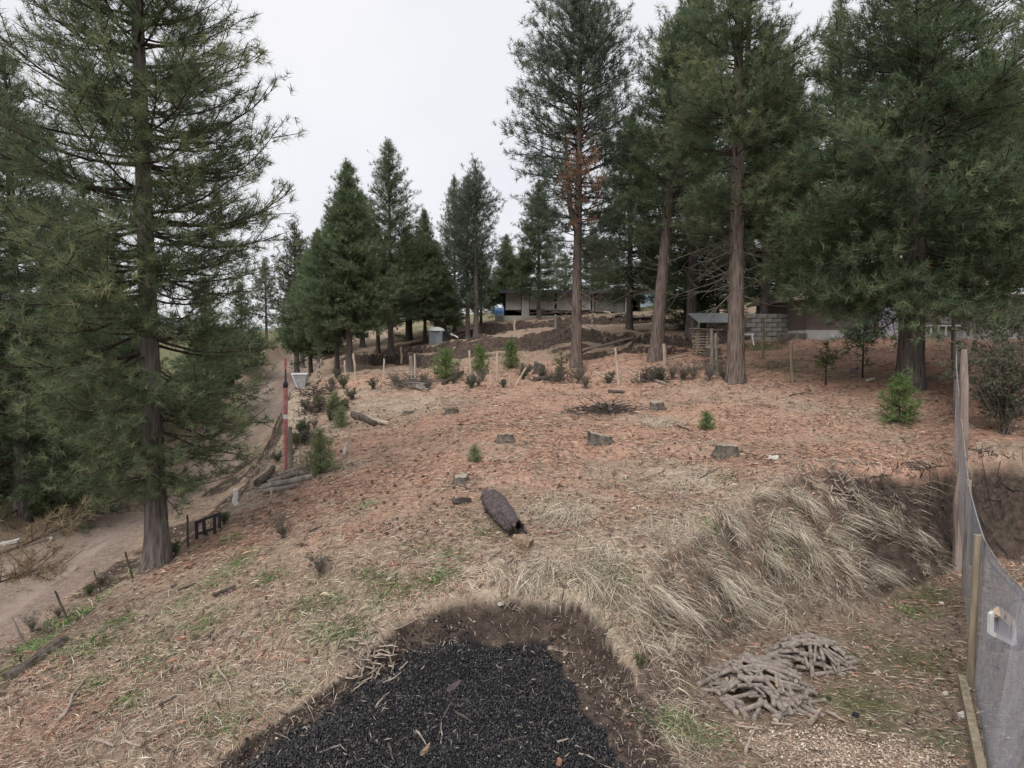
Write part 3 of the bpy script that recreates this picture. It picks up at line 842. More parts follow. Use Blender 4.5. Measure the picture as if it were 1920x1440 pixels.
def sample_ground(n, weight, y0=6.3, y1=30, seed=0, p=1.6, side=1.05):
    """points on the ground, denser near, thinned by weight(x, y) in 0..1"""
    rs = np.random.RandomState(seed)
    out = []
    tot = 0
    while tot < n:
        m = n * 3
        u = rs.rand(m)
        q = 1 - p
        y = (y0 ** q + u * (y1 ** q - y0 ** q)) ** (1 / q)
        x = rs.uniform(-1, 1, m) * (.78 * y + 1.0) * side
        k = rs.rand(m) < weight(x, y)
        out.append(np.stack([x[k], y[k]], 1)); tot += int(k.sum())
        if len(out) > 40: break
    P = np.concatenate(out)[:n]
    return P[:, 0], P[:, 1]

def flat_blades(name, x, y, length, width, pal, seed=0, tilt=.18, lift=.012, down=0.0):
    """straws and needles lying on the ground: one thin kite each"""
    rs = np.random.RandomState(seed)
    n = len(x)
    a = rs.uniform(0, 2 * np.pi, n)
    dx, dy = np.cos(a), np.sin(a)
    gx, gy = slope_dir(x, y)
    if down:
        g = np.hypot(gx, gy) + 1e-6
        dx += -gx / g * down; dy += -gy / g * down
        nn_ = np.hypot(dx, dy) + 1e-6; dx /= nn_; dy /= nn_
    L = length * rs.uniform(.5, 1.3, n)
    wv = width * rs.uniform(.6, 1.4, n) * (1 + .03 * y)
    dz = dx * gx + dy * gy + rs.uniform(-.3, 1, n) * tilt
    c = np.stack([x, y, H(x, y) + lift + rs.uniform(0, .02, n)], 1)
    d = np.stack([dx, dy, dz], 1) * (L / 2)[:, None]
    s = np.stack([-dy, dx, -dy * gx + dx * gy], 1) * (wv / 2)[:, None]
    s[:, 2] += rs.normal(size=n) * wv * .3
    bow = np.stack([np.zeros(n), np.zeros(n), rs.uniform(0, .03, n) * L], 1)
    V = np.stack([c - d, c + d, c + s * 2.2 + bow], 1).reshape(-1, 3)
    pal = np.array(pal)
    col = pal[rs.randint(0, len(pal), n)] * rs.uniform(.75, 1.2, n)[:, None]
    return mesh_np(name, V, np.arange(n * 3), np.full(n, 3), dict(tint=np.repeat(col, 3, 0)))

def tall_blades(name, x, y, length, width, pal, seed=0, up=1.0, droop=1.0, down=0.0, spread=.6, bias=None):
    """grass blades that rise and bow over"""
    rs = np.random.RandomState(seed)
    n = len(x)
    gx, gy = slope_dir(x, y, .35)
    a = rs.uniform(0, 2 * np.pi, n)
    hx, hy = np.cos(a) * spread - gx * down, np.sin(a) * spread - gy * down
    if bias is not None: hx, hy = hx + bias[:, 0], hy + bias[:, 1]
    L = (length * rs.uniform(.35, 1.25, n))
    wv = width * rs.uniform(.7, 1.3, n) * (1 + .03 * y)
    P = [np.stack([x, y, H(x, y) - .02], 1)]
    v = np.stack([hx * .6, hy * .6, np.full(n, up)], 1)
    for k in range(3):
        v = v / (np.linalg.norm(v, axis=1, keepdims=True) + 1e-6)
        nx_ = P[-1] + v * (L / 3)[:, None]
        gz = H(nx_[:, 0], nx_[:, 1]) + .015
        nx_[:, 2] = np.maximum(nx_[:, 2], gz)
        P.append(nx_)
        v = v + np.stack([hx * .7, hy * .7, np.full(n, -droop * .75)], 1)
    sd = np.stack([-hy, hx, np.zeros(n)], 1); sd /= np.linalg.norm(sd, axis=1, keepdims=True) + 1e-6
    sd = sd * .8 + rs.normal(size=(n, 3)) * .35
    sd *= (wv / 2)[:, None]
    V = np.stack([P[0] - sd, P[0] + sd, P[1] - sd * .9, P[1] + sd * .9, P[2] - sd * .6, P[2] + sd * .6, P[3]], 1).reshape(-1, 3)
    b = (np.arange(n) * 7)[:, None]
    F = np.concatenate([b + np.array([[0, 1, 3, 2]]), b + np.array([[2, 3, 5, 4]]), b + np.array([[4, 5, 6]])], 1).ravel()
    LT = np.tile([4, 4, 3], n)
    pal = np.array(pal)
    col = pal[rs.randint(0, len(pal), n)] * rs.uniform(.7, 1.2, n)[:, None]
    return mesh_np(name, V, F, LT, dict(tint=np.repeat(col, 7, 0)))

P_ORANGE = [(.40, .23, .16), (.34, .19, .135), (.48, .32, .24), (.24, .125, .09), (.13, .08, .06), (.45, .36, .28)]
P_STRAW = [(.52, .44, .34), (.44, .36, .27), (.60, .53, .42), (.33, .27, .20), (.38, .33, .27)]
P_DARK = [(.07, .05, .04), (.11, .08, .065), (.16, .12, .10)]
P_GREEN = [(.10, .18, .06), (.14, .23, .08), (.07, .13, .045), (.18, .25, .10)]

raw = lambda x, y: np.clip(1 - 1.3 * np.clip(grid_at(FLD['pitw'], x, y) + grid_at(FLD['bank'], x, y) * sstep(6.0, 7.0, x) + .4 * grid_at(FLD['bank'], x, y), 0, 1), 0, 1) * (grid_at(FLD['pin'], x, y) > .12)
nopit = lambda x, y: (MA(PITM, x, y) < .2) * (MA(ROAD, x, y) < .3) * raw(x, y)
x, y = sample_ground(90000, lambda x, y: np.clip(MA(NEED, x, y) * 1.1, .05, 1) * nopit(x, y), seed=1, y1=34)
tag(link("pine_needle_litter", flat_blades("pine_needle_litter", x, y, .13, .0045, P_ORANGE, 1, tilt=.15), M_RGB), kind='stuff')
x, y = sample_ground(80000, lambda x, y: (.35 + .65 * np.clip(MA(STRAW, x, y) + .4 * (1 - MA(NEED, x, y)), 0, 1)) * nopit(x, y) * (1 - .6 * MA(PADM, x, y)), seed=2, y1=30)
tag(link("straw_litter", flat_blades("straw_litter", x, y, .15, .0036, P_STRAW[:3] + [(.34, .22, .15), (.22, .15, .11), (.30, .24, .19), (.15, .11, .09)], 2, down=.5, tilt=.12), M_RGB), kind='stuff')
x, y = sample_ground(9000, lambda x, y: nopit(x, y) * (.4 + .6 * (fbm(x * 1.2, y * 1.2, 3, 77) > .1)), seed=3, y1=30)
tag(link("dark_twig_litter", flat_blades("dark_twig_litter", x, y, .16, .014, P_DARK, 3, tilt=.2), M_RGB), kind='stuff')

x, y = sample_ground(34000, lambda x, y: np.clip(.25 + MA(NEED, x, y), 0, 1) * nopit(x, y) * np.clip(.5 + 2.0 * fbm(x * .9, y * 1.5, 4, 79), .08, 1), seed=4, y0=9, y1=34, p=.9)
tag(link("coarse_litter", flat_blades("coarse_litter", x, y, .17, .012, P_ORANGE + P_DARK[1:] + [(.38, .31, .24), (.33, .27, .2), (.20, .115, .085), (.15, .10, .08)], 4, tilt=.1), M_RGB), kind='stuff')
# dry grass: thick on the cut bank, in patches on the slope
def w_dry(x, y):
    c = fbm(x * 1.6, y * 1.6, 3, 81)
    return np.clip(MA(STRAW, x, y) * 1.1, 0, 1) * nopit(x, y) * np.clip(.15 + 2.2 * c + .35, .04, 1) * (MA(PADM, x, y) < .75) * np.where((x < .2) & (y < 12), .22, 1)
x, y = sample_ground(15000, lambda x, y: w_dry(x, y) * (y < 26), seed=5, y0=6.5, y1=26, p=1.9)
tag(link("dry_grass", tall_blades("dry_grass", x, y, .26, .0042, P_STRAW, 5, up=.7, droop=1.0, down=.7), M_RGB), kind='stuff')

# long straw tussocks hanging over the bank: roots in clumps, blades bowing downhill
def tussocks(name, pts, blades, length, pal, seed, r=.16, down=2.2, up=.9, droop=1.3, width=.005, spread=.5):
    rs = np.random.RandomState(seed)
    X, Y, K, B = [], [], [], []
    for (cx, cy, k, rr) in pts:
        n = int(blades * k)
        X.append(cx + rs.normal(size=n) * r * rr); Y.append(cy + rs.normal(size=n) * r * rr); K.append(np.full(n, rs.uniform(.6, 1.15)))
        B.append(np.tile(rs.normal(size=(1, 2)) * .7, (n, 1)))
    X, Y, K, B = np.concatenate(X), np.concatenate(Y), np.concatenate(K), np.concatenate(B)
    return tag(link(name, tall_blades(name, X, Y, length * K, width, pal, seed, up, droop, down, spread, B), M_RGB), kind='stuff')
rs_ = np.random.RandomState(90)
bank_pts = []
for (px, py, k) in [(1230,1120,1.2),(1290,1105,1.1),(1340,1090,1.3),(1390,1065,1.4),(1440,1040,1.3),(1480,1010,1.6),(1530,1040,1.4),(1570,1065,1.2),(1450,975,1.2),(1420,1000,1.2),(1500,1080,1.2),(1560,1110,1.1),
                    (1440,1110,1.0),(1380,1130,1.0),(1620,1075,.9),(1660,1020,1.0),(1700,1030,.9),(1590,950,.9),(1575,965,.7),(1730,1040,.9),(1620,910,.5),(1640,1000,.8),(1240,1180,.8),(1200,1160,.7),(1310,1160,.8),(1500,960,1.0),
                    (1540,985,1.0),(1040,960,.8),(1060,975,.8),(1090,1050,.7),(1140,1060,.8),(1180,1085,.9),(1230,1060,.8),(1010,1090,.6),(950,1095,.6),(1080,1100,.7),(1150,1110,.8),(1270,1240,.6),(1240,1290,.5),(1760,1050,.7)]:
    p = G(px, py)
    for j in range(3): bank_pts.append((p[0] + rs_.normal() * .22, p[1] + rs_.normal() * .22, k * rs_.uniform(.5, 1.1), rs_.uniform(.7, 1.3)))
tussocks("straw_tussocks", bank_pts, 100, .44, P_STRAW + [(.56, .50, .40), (.28, .22, .16), (.22, .19, .15)], 91, r=.11, down=1.3, spread=.75)
tussocks("long_straw_tussocks", [q for q in bank_pts if RS.rand() < .4], 70, .74, [(.60, .54, .43), (.54, .47, .37), (.48, .42, .33)], 92, r=.06, down=1.5, up=1.0, droop=1.5, spread=.55)
# grasses round the rim of the pit and at the foot of the bank
rim = [(px, py) for px, py in [(770,1150),(820,1128),(880,1118),(940,1112),(1000,1115),(1050,1125),(1090,1150),(1120,1180),(1140,1220),(1160,1270),(1190,1310),(1230,1350),(700,1210),(650,1260),(580,1310),(520,1350),(1250,1390),(1220,1420)]]
tussocks("rim_grass", [(*(G(a, b)[:2]), .6, 1.5) for a, b in rim], 90, .26, P_STRAW + P_DARK[2:] + [(.36, .29, .23)], 93, r=.18, down=1.2, spread=.9)
# green grass tufts
gt = [(435,1010),(450,1050),(415,1085),(505,1085),(395,1165),(300,1195),(620,1125),(575,1140),(690,1075),(720,1090),(740,1110),(815,1085),(800,1100),(770,1030),(850,1040),(910,1000),(690,945),(240,1320),(170,1290),(405,1275),(265,1245),(300,1250),(400,1360),(430,1350),
      (560,1290),(120,1170),(90,1200),(60,1215),(150,1150),(230,1165),(600,1090),(665,1180),(640,1200),(1180,1085),(1300,1370),(1345,1385),(1260,1355),(1485,1020),(1470,1040),(1740,1105),(1715,1150),(1780,1390),(1330,985),(1360,900),(600,1185),(510,1180),(200,1205),(350,1130),
      (30,1250),(15,1270),(130,1220),(700,1130),(830,1075),(1140,1120),(1050,1085),(1120,1065)]
rs_ = np.random.RandomState(95); gp = []
for (a, b) in gt:
    p = G(a, b); gp.append((p[0], p[1], rs_.uniform(.5, 1.1), rs_.uniform(.7, 1.4)))
tussocks("green_grass_tufts", gp, 330, .15, P_GREEN + [(.26, .30, .14)], 96, r=.17, down=.5, up=1.0, droop=.8, width=.006, spread=.8)
# verge grass beyond the track and along its bank
x, y = sample_ground(12000, lambda x, y: np.clip(MA(GREEN, x, y), 0, 1) * (x < -6) * (MA(ROAD, x, y) < .3), seed=7, y0=8, y1=40, p=1.3)
tag(link("verge_grass", tall_blades("verge_grass", x, y, .34, .012, P_GREEN + [(.34, .32, .18), (.42, .36, .25)], 7, spread=.7), M_RGB), kind='stuff')
# gravel and small clods on track and pad
def pebble_mesh(name, x, y, r, pal, seed, sink=.35, flat=.7, tetra=False):
    rs = np.random.RandomState(seed)
    n = len(x)
    base = np.array([(1, 0, 0), (-1, 0, 0), (0, 1, 0), (0, -1, 0), (0, 0, 1), (0, 0, -1)], float)
    F0 = np.array([(0, 2, 4), (2, 1, 4), (1, 3, 4), (3, 0, 4), (2, 0, 5), (1, 2, 5), (3, 1, 5), (0, 3, 5)])
    if tetra: base = np.array([(1, 0, -.35), (-.5, .87, -.35), (-.5, -.87, -.35), (0, 0, 1)]); F0 = np.array([(0, 1, 3), (1, 2, 3), (2, 0, 3), (0, 2, 1)])
    nb, nf = len(base), len(F0)
    R = (r * np.exp(np.clip(rs.normal(size=n) * (.5 if tetra else .45), -1, .8)))[:, None, None]
    a = rs.uniform(0, 6.28, n); ca, sa = np.cos(a), np.sin(a)
    Bv = base[None] * rs.uniform(.5, 1.3, (n, nb, 1)) + rs.normal(size=(n, nb, 3)) * .18
    Bv[..., 2] *= flat
    rx = Bv[..., 0] * ca[:, None] - Bv[..., 1] * sa[:, None]; ry = Bv[..., 0] * sa[:, None] + Bv[..., 1] * ca[:, None]
    V = np.stack([rx, ry, Bv[..., 2]], -1) * R
    V[..., 0] += x[:, None]; V[..., 1] += y[:, None]; V[..., 2] += (H(x, y) + R[:, 0, 0] * (flat - sink))[:, None]
    F = (np.arange(n)[:, None, None] * nb + F0[None]).ravel()
    pal = np.array(pal); col = pal[rs.randint(0, len(pal), n)] * rs.uniform(.7, 1.3, n)[:, None]
    return mesh_np(name, V.reshape(-1, 3), F, np.full(n * nf, 3), dict(tint=np.repeat(col, nb, 0)))
x, y = sample_ground(3500, lambda x, y: np.clip(MA(ROAD, x, y) * .5 + MA(PADM, x, y) * .5 + MA(SOIL, x, y) * .8, 0, 1) * (MA(PITM, x, y) < .5), seed=8, y1=26)
tag(link("gravel", pebble_mesh("gravel", x, y, .014, [(.30, .25, .23), (.36, .31, .28), (.20, .15, .13), (.44, .38, .33)], 8), M_RGB), kind='stuff')

# charcoal in the pit: thousands of bits, darker and paler
def w_char(x, y):
    s = grid_at(FLD['sp'], x, y)
    return (grid_at(FLD['pin'], x, y) < np.where(x < -.6, .2, -.10)) * ((s < -.02) * 1.0 + (s >= -.02) * (s < .3) * np.where(x < -.6, .16, .03))
x, y = sample_ground(52000, w_char, seed=9, y0=6.4, y1=9.8, p=1.2, side=.6)
P_CHAR = [(.07, .062, .056), (.012, .012, .014), (.02, .02, .023), (.03, .03, .034), (.016, .015, .016), (.045, .044, .047)]
M_CHAR = rgb_material("charcoal_bits", .55, .35)
tag(link("charcoal_bits", pebble_mesh("charcoal_bits", x, y, .0125, P_CHAR, 9, sink=.3, flat=.9, tetra=True), M_CHAR), kind='stuff')
x, y = sample_ground(1500, w_char, seed=10, y0=6.4, y1=9.8, p=1.2, side=.6)
tag(link("ash_flakes", pebble_mesh("ash_flakes", x, y, .009, [(.16, .14, .13), (.28, .25, .22), (.10, .09, .09)], 10, sink=-.6, flat=.35), M_RGB), kind='stuff')
x, y = sample_ground(380, w_char, seed=12, y0=6.4, y1=9.8, p=1.2, side=.6)
tag(link("ash_straws", flat_blades("ash_straws", x, y, .09, .006, [(.20, .17, .15), (.10, .085, .08), (.30, .26, .22)], 12, tilt=.6, lift=.035), M_RGB), kind='stuff')
x, y = sample_ground(1300, lambda x, y: ((grid_at(FLD['pin'], x, y) < .14) & (grid_at(FLD['sp'], x, y) > .02)) * (.25 + .75 * (grid_at(FLD['pin'], x, y) > -.15)), seed=14, y0=6.4, y1=10.2, p=1.2, side=.6)
tag(link("earth_clods", pebble_mesh("earth_clods", x, y, .018, [(.085, .063, .052), (.13, .098, .08), (.055, .042, .036), (.15, .115, .094)], 14, sink=.35, flat=.7), M_RGB), kind='stuff')
# wood chips on the sandy patch
x, y = sample_ground(2200, lambda x, y: np.clip(MA(SAND, x, y) * 1.3 - .15, 0, 1), seed=13, y0=6.5, y1=9.5, p=1.2, side=1)
tag(link("wood_chips", flat_blades("wood_chips", x, y, .04, .012, [(.50, .40, .31), (.44, .34, .26), (.58, .49, .39), (.33, .25, .19)], 13, tilt=.5), M_RGB), kind='stuff')

# ------------------------------------------------------------------ far hills
def hills():
    xx = np.linspace(-900, 900, 90); yy = np.array([560, 620, 680, 740, 820, 900.])
    X, Y = np.meshgrid(xx, yy)
    prof_ = np.array([0, .35, .75, 1, .7, .2])[:, None]
    Z = -12 + prof_ * (36 + 14 * fbm(X * .004, Y * .004 + 3, 4, 101) + 4 * fbm(X * .03, Y * .03, 3, 103)) - .02 * X
    i = np.arange(X.size).reshape(X.shape)
    q = np.stack([i[:-1, :-1], i[:-1, 1:], i[1:, 1:], i[1:, :-1]], -1).reshape(-1, 4)
    me = mesh_np("hills", np.stack([X, Y, Z], -1).reshape(-1, 3), q.ravel(), np.full(len(q), 4), smooth=True)
    tag(link("hills", me, simple("haze_tinted_forest_slope", (.14, .18, .22), (.20, .24, .29), .05, .95, .05, 0)), kind='structure')  # blue haze of distance painted into the slope colour, no air volume
hills()

# ------------------------------------------------------------------ materials for built things
WOOD_GREY = simple("weathered_grey_wood", (.13, .115, .10), (.34, .30, .265), 9, .9, .1, .006, (1, 1, .15))
WOOD_PALE = simple("pale_stake_wood", (.30, .24, .19), (.55, .46, .37), 14, .9, .1, .004, (1, 1, .2))
WOOD_TAN = simple("tan_post_wood", (.16, .135, .095), (.34, .285, .205), 12, .9, .1, .006, (1, 1, .12))
WOOD_GNARL = simple("gnarled_pole_wood", (.14, .11, .095), (.37, .30, .26), 10, .9, .1, .012, (1, 1, .1))
STICK = simple("dead_stick_wood", (.16, .125, .105), (.42, .35, .29), 12, .95, .05, .003)
STICK_DK = simple("dark_stick_wood", (.04, .033, .03), (.12, .10, .088), 12, .95, .05, .003)
LOGBARK = simple("firewood_bark", (.12, .10, .088), (.31, .265, .235), 16, .95, .08, .006, detail=7)
LOGEND = simple("cut_wood_face", (.36, .28, .20), (.56, .46, .35), 20, .9, .1, .003)
STUMPBARK = simple("stump_bark", (.045, .038, .032), (.18, .155, .13), 14, .95, .05, .02, (1, 1, .4))
STUMPTOP = simple("weathered_cut_face", (.20, .175, .14), (.38, .33, .265), 16, .95, .05, .006)
CHARRED = simple("charred_bark", (.035, .028, .028), (.13, .10, .10), 12, .8, .25, .02)
ROTTEN = simple("rotten_wood", (.12, .085, .06), (.36, .27, .19), 18, .95, .05, .012)
REDBARK = simple("red_bark_flake", (.16, .08, .055), (.36, .20, .14), 18, .95, .05, .004)
CONE = simple("pine_cone_scales", (.045, .033, .027), (.13, .09, .07), 60, .9, .1, .004)
WHITE_ST = simple("pale_stone", (.45, .42, .39), (.66, .63, .58), 20, .9, .1, .01)
CONCRETE = simple("pale_concrete", (.33, .32, .29), (.46, .445, .41), 3, .9, .1, .004)
BLOCKM = simple("grey_block", (.22, .215, .20), (.40, .39, .37), 8, .95, .05, .01)
DARKROOF = simple("dark_roof_sheet", (.03, .032, .036), (.07, .072, .076), 3, .7, .2, 0)
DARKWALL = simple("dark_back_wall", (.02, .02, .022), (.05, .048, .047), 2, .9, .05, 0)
PANELM = simple("grey_roller_panel", (.34, .325, .31), (.44, .42, .405), 2, .7, .2, 0)
DARKPANEL = simple("dark_hanging_panel", (.11, .105, .10), (.17, .165, .16), 2, .8, .1, 0)
PALESHEET = simple("pale_grey_sheet", (.42, .42, .45), (.55, .55, .58), 4, .6, .3, 0)
BLUEM = simple("blue_plastic", (.10, .23, .48), (.22, .40, .66), 4, .5, .3, 0)
PALEBLUE = simple("pale_blue_sheet", (.48, .60, .70), (.62, .73, .80), 2, .6, .3, 0)
BROWNWALL = simple("brown_render", (.13, .105, .092), (.19, .155, .14), 2.5, .9, .1, .004)
PLINTH = simple("pale_plinth_paint", (.42, .42, .42), (.58, .58, .58), 3, .85, .1, .004)
LILAC = simple("lilac_painted_panel", (.40, .39, .47), (.52, .51, .59), 2, .7, .2, 0)
WHITEP = simple("white_paint", (.62, .62, .62), (.80, .80, .80), 6, .6, .3, 0)
GREYP = simple("grey_plastic", (.20, .23, .26), (.30, .33, .36), 3, .6, .3, 0)
GALV = simple("galvanised_sheet", (.30, .31, .32), (.46, .47, .48), 6, .5, .4, 0, metal=.4)
REDP = simple("faded_red_paint", (.34, .10, .10), (.56, .27, .25), 9, .7, .2, .002)
BLACKM = simple("black_metal", (.012, .012, .013), (.04, .04, .042), 8, .5, .4, 0)
BLACKPL = simple("black_plastic", (.010, .012, .016), (.03, .033, .04), 5, .4, .4, 0)
NETM = simple("grey_netting", (.36, .36, .40), (.52, .52, .57), 9, .8, .2, 0)
ROOFPINK = simple("dusty_pink_roof_sheet", (.36, .27, .235), (.50, .39, .345), 3, .85, .1, 0)
ORANGE = simple("orange_clay_tile", (.36, .15, .06), (.58, .28, .13), 6, .85, .1, 0)
GLASS = simple("dark_window_glass", (.20, .19, .19), (.30, .29, .29), 1.5, .15, .5, 0)
PLY = simple("bare_plywood", (.46, .35, .26), (.60, .47, .36), 8, .8, .1, 0)
FRESHWOOD = simple("fresh_board_wood", (.22, .17, .135), (.44, .36, .29), 10, .9, .1, .003, (.2, 1, 1))

# ------------------------------------------------------------------ long open shed on the terrace
def wbox(mb, x0, x1, y0, y1, z0, z1): mb.box(((x0 + x1) / 2, (y0 + y1) / 2, (z0 + z1) / 2), (abs(x1 - x0), abs(y1 - y0), abs(z1 - z0)))
def shed():
    Y = 48.0
    x0, x1 = W(945, 590, Y)[0], W(1200, 590, Y)[0]
    zb = W(1070, 597, Y)[2]; zr = W(1070, 549, Y)[2]
    c = np.array(((x0 + x1) / 2, Y, zb)); L = x1 - x0; hh = zr - zb
    r = tag(empty("open_shed", c), "long low open shed with dark flat roof and grey hanging panels on the terrace", "shed")
    def part(name, mat, *b, label=None):
        m = MB(); wbox(m, *b); o = m.build(name, mat, r)
        if label: o['label'] = label
        return o
    part("base_slab", CONCRETE, -L / 2 - .6, L / 2 + .2, -.25, 4.2, -.9, .18)
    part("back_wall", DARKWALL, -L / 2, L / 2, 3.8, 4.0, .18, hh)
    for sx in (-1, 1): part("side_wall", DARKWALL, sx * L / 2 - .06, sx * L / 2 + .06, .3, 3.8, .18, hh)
    part("roof", DARKROOF, -L / 2 - .3, L / 2 + .3, -.5, 4.3, hh, hh + .16)
    part("roof_edge", DARKROOF, -L / 2 - .32, L / 2 + .32, -.56, -.503, hh - .06, hh + .12)
    px2x = lambda px: W(px, 590, Y)[0] - c[0]
    part("pillar", CONCRETE, px2x(978), px2x(992), -.1, .3, .18, hh)
    part("pillar", CONCRETE, px2x(1172), px2x(1183), -.1, .3, .18, hh)
    part("pillar", WOOD_GREY, px2x(1110), px2x(1114), -.05, .08, .18, hh)
    for a, b, low in ((948, 977, .60), (993, 1040, .66), (1044, 1108, .60), (1116, 1170, .45)):
        m = MB(); xa, xb = px2x(a), px2x(b)
        n = max(3, int((xb - xa) / .22))
        for k in range(n):
            u0, u1 = xa + (xb - xa) * k / n, xa + (xb - xa) * (k + 1) / n
            wbox(m, u0, u1 - .012, .05 + .012 * (k % 2), .09, low * .95, hh - .02)
        m.build("hanging_panel", PANELM if a < 1050 else DARKPANEL, r)
    m = MB()
    for k in range(7):
        x = random.uniform(-L / 2 + 1, L / 2 - 1); h_ = random.uniform(.3, .9); wbox(m, x, x + random.uniform(.3, .9), 2, 2.6, .18, .18 + h_)
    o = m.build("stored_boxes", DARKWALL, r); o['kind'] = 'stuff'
    for k, px in enumerate((929, 935.5, 942)):
        p = W(px, 593, Y - .6); rr = .11
        m = MB(); hh_ = .52
        m.tube([(0, 0, 0), (0, 0, .03), (0, 0, hh_ * .33), (0, 0, hh_ * .35), (0, 0, hh_ * .66), (0, 0, hh_ * .68), (0, 0, hh_)], [rr * .95, rr, rr, rr * 1.05, rr * 1.05, rr, rr * .96], 14)
        tag(m.build("blue_barrel", BLUEM, None, (p[0], p[1], zb + .181), True), "blue plastic barrel standing at the left end of the open shed", "barrel", "blue barrels at the shed")
shed()

def pale_shed():
    Y = 53.0; x0, x1 = W(1183, 560, Y)[0], W(1228, 560, Y)[0]; p = onY(1205, Y)
    zt = W(1205, 541, Y)[2] - p[2]
    r = tag(empty("pale_blue_shed", p), "pale blue metal shed beyond the leaning pine", "shed")
    w = (x1 - x0) / 2
    m = MB(); wbox(m, -w, w, 0, 3, -.3, zt); m.build("wall", PALEBLUE, r)
    m = MB()
    for k in range(12): wbox(m, -w + 2 * w * k / 12, -w + 2 * w * (k + .55) / 12, -.03, -.002, -.1, zt - .05)
    m.build("wall_rib", PALEBLUE, r)
    m = MB(); m.beam((0, -.4, zt + .06), (0, 3.3, zt + .5), 2 * w + .4, .06); m.build("roof", GALV, r)
pale_shed()

# ------------------------------------------------------------------ brown house behind the broad pine
def house():
    Y = 29.0
    px2x = lambda px: W(px, 600, Y)[0]
    xa, xb = px2x(1512), px2x(1960)
    z0 = W(1600, 637, Y)[2]; zp = W(1600, 619, Y)[2]; ze = W(1500, 556, Y)[2]; zr = W(1640, 478, Y)[2]; xr = px2x(1655)
    xe = 2 * xr - xa
    c = np.array((xa, Y, z0))
    r = tag(empty("brown_house", c), "brown gabled house with pale plinth and white roof edge behind the broad pine", "house")
    L = lambda x: x - xa
    h1, h2, hp = ze - z0, zr - z0, zp - z0
    m = MB(); wbox(m, -.03, L(xb), -.06, 6, -.9, hp); m.build("plinth", PLINTH, r)
    m = MB()
    a, b, k = 0, L(xe), L(xr)
    m.add([(a, 0, hp), (b, 0, hp), (b, 0, h1), (k, 0, h2), (a, 0, h1), (a, 6, hp), (b, 6, hp), (b, 6, h1), (k, 6, h2), (a, 6, h1)],
          [(0, 1, 2, 3, 4), (9, 8, 7, 6, 5), (0, 4, 9, 5), (1, 6, 7, 2), (0, 5, 6, 1)])
    m.build("wall", BROWNWALL, r)
    m = MB(); wbox(m, b + .002, L(xb), .4, 6, hp, h1 + .1); m.build("side_wing", BROWNWALL, r)
    for sx, xx0 in ((-1, a), (1, b)):
        m = MB()
        n = 9
        dxx = (k - xx0); 
        p0 = Vector((xx0 - dxx * .12, 0, h1 - (h2 - h1) * .12 + .05)); p1 = Vector((k, 0, h2 + .05))
        m.add([p0 + Vector((0, -.5, 0)), p1 + Vector((0, -.5, 0)), p1 + Vector((0, 6.4, 0)), p0 + Vector((0, 6.4, 0)), p0 + Vector((0, -.5, .07)), p1 + Vector((0, -.5, .07)), p1 + Vector((0, 6.4, .07)), p0 + Vector((0, 6.4, .07))],
              [(3, 2, 1, 0), (4, 5, 6, 7), (0, 1, 5, 4), (1, 2, 6, 5), (2, 3, 7, 6), (3, 0, 4, 7)])
        m.build("roof_slope", ROOFPINK, r)
        m = MB(); m.beam(p0 + Vector((0, -.54, .02)), p1 + Vector((0, -.54, .02)), .05, .13, up=(0, 0, 1)); m.build("barge_board", WHITEP, r)
    m = MB(); wbox(m, L(px2x(1648)), L(px2x(1690)), -.05, -.004, -.1, W(1660, 548, Y)[2] - z0); m.build("lilac_panel", LILAC, r)
    x0_, x1_ = L(px2x(1757)), L(px2x(1788)); za, zb_ = W(0 + 960, 609, Y)[2] - z0, W(960, 580, Y)[2] - z0
    m = MB(); wbox(m, x0_, x1_, -.07, .0, za, zb_); o = m.build("window", BROWNWALL, r)
    m = MB(); wbox(m, x0_ + .06, x1_ - .06, -.085, -.072, za + .05, zb_ - .05); m.build("pane", GLASS, o)
    m = MB(); wbox(m, L(px2x(1733)), x1_ + .1, -.35, -.08, za - .07, za - .01); m.build("sill_shelf", WHITEP, r)
    for q in range(4):
        m = MB(); wbox(m, L(px2x(1736 + 14 * q)), L(px2x(1739 + 14 * q)), -.33, -.28, hp * .2, za - .07); m.build("shelf_leg", WHITEP, r)
    # small tiled roof behind
    Y2 = 39.0; q = onY(1725, Y2); zt = W(1725, 462, Y2)[2] - q[2]; wd = 3.0
    r2 = tag(empty("tiled_house", q), "orange tiled roof of a house glimpsed behind the broad pine's trunk", "house")
    m = MB(); wbox(m, -wd, wd, 0, 4, -.4, zt - 1.2); m.build("wall", PLINTH, r2)
    tl = MB(); tl.tube([(0, -.22, 0), (0, .22, .0)], [.11, .13], 6)
    tm = tl.mesh("roof_tile", True); tm.materials.append(ORANGE)
    m = MB(); m.add([(-wd - .2, -.6, zt - 1.3), (wd + .2, -.6, zt - 1.3), (wd + .2, 2, zt - .1), (-wd - .2, 2, zt - .1), (wd + .2, 4.6, zt - 1.3), (-wd - .2, 4.6, zt - 1.3)], [(0, 1, 2, 3), (3, 2, 4, 5)]); m.build("roof", ORANGE, r2)
    for j in range(6):
        for i_ in range(16):
            o = link("roof_tile", tm, None, r2); v = j / 6
            o.location = (-wd + (i_ + .5) * 2 * wd / 16, -.6 + 2.6 * (v + .08), zt - 1.3 + 1.2 * (v + .08) + .02); o.rotation_euler = (.43, 0, 0)
house()

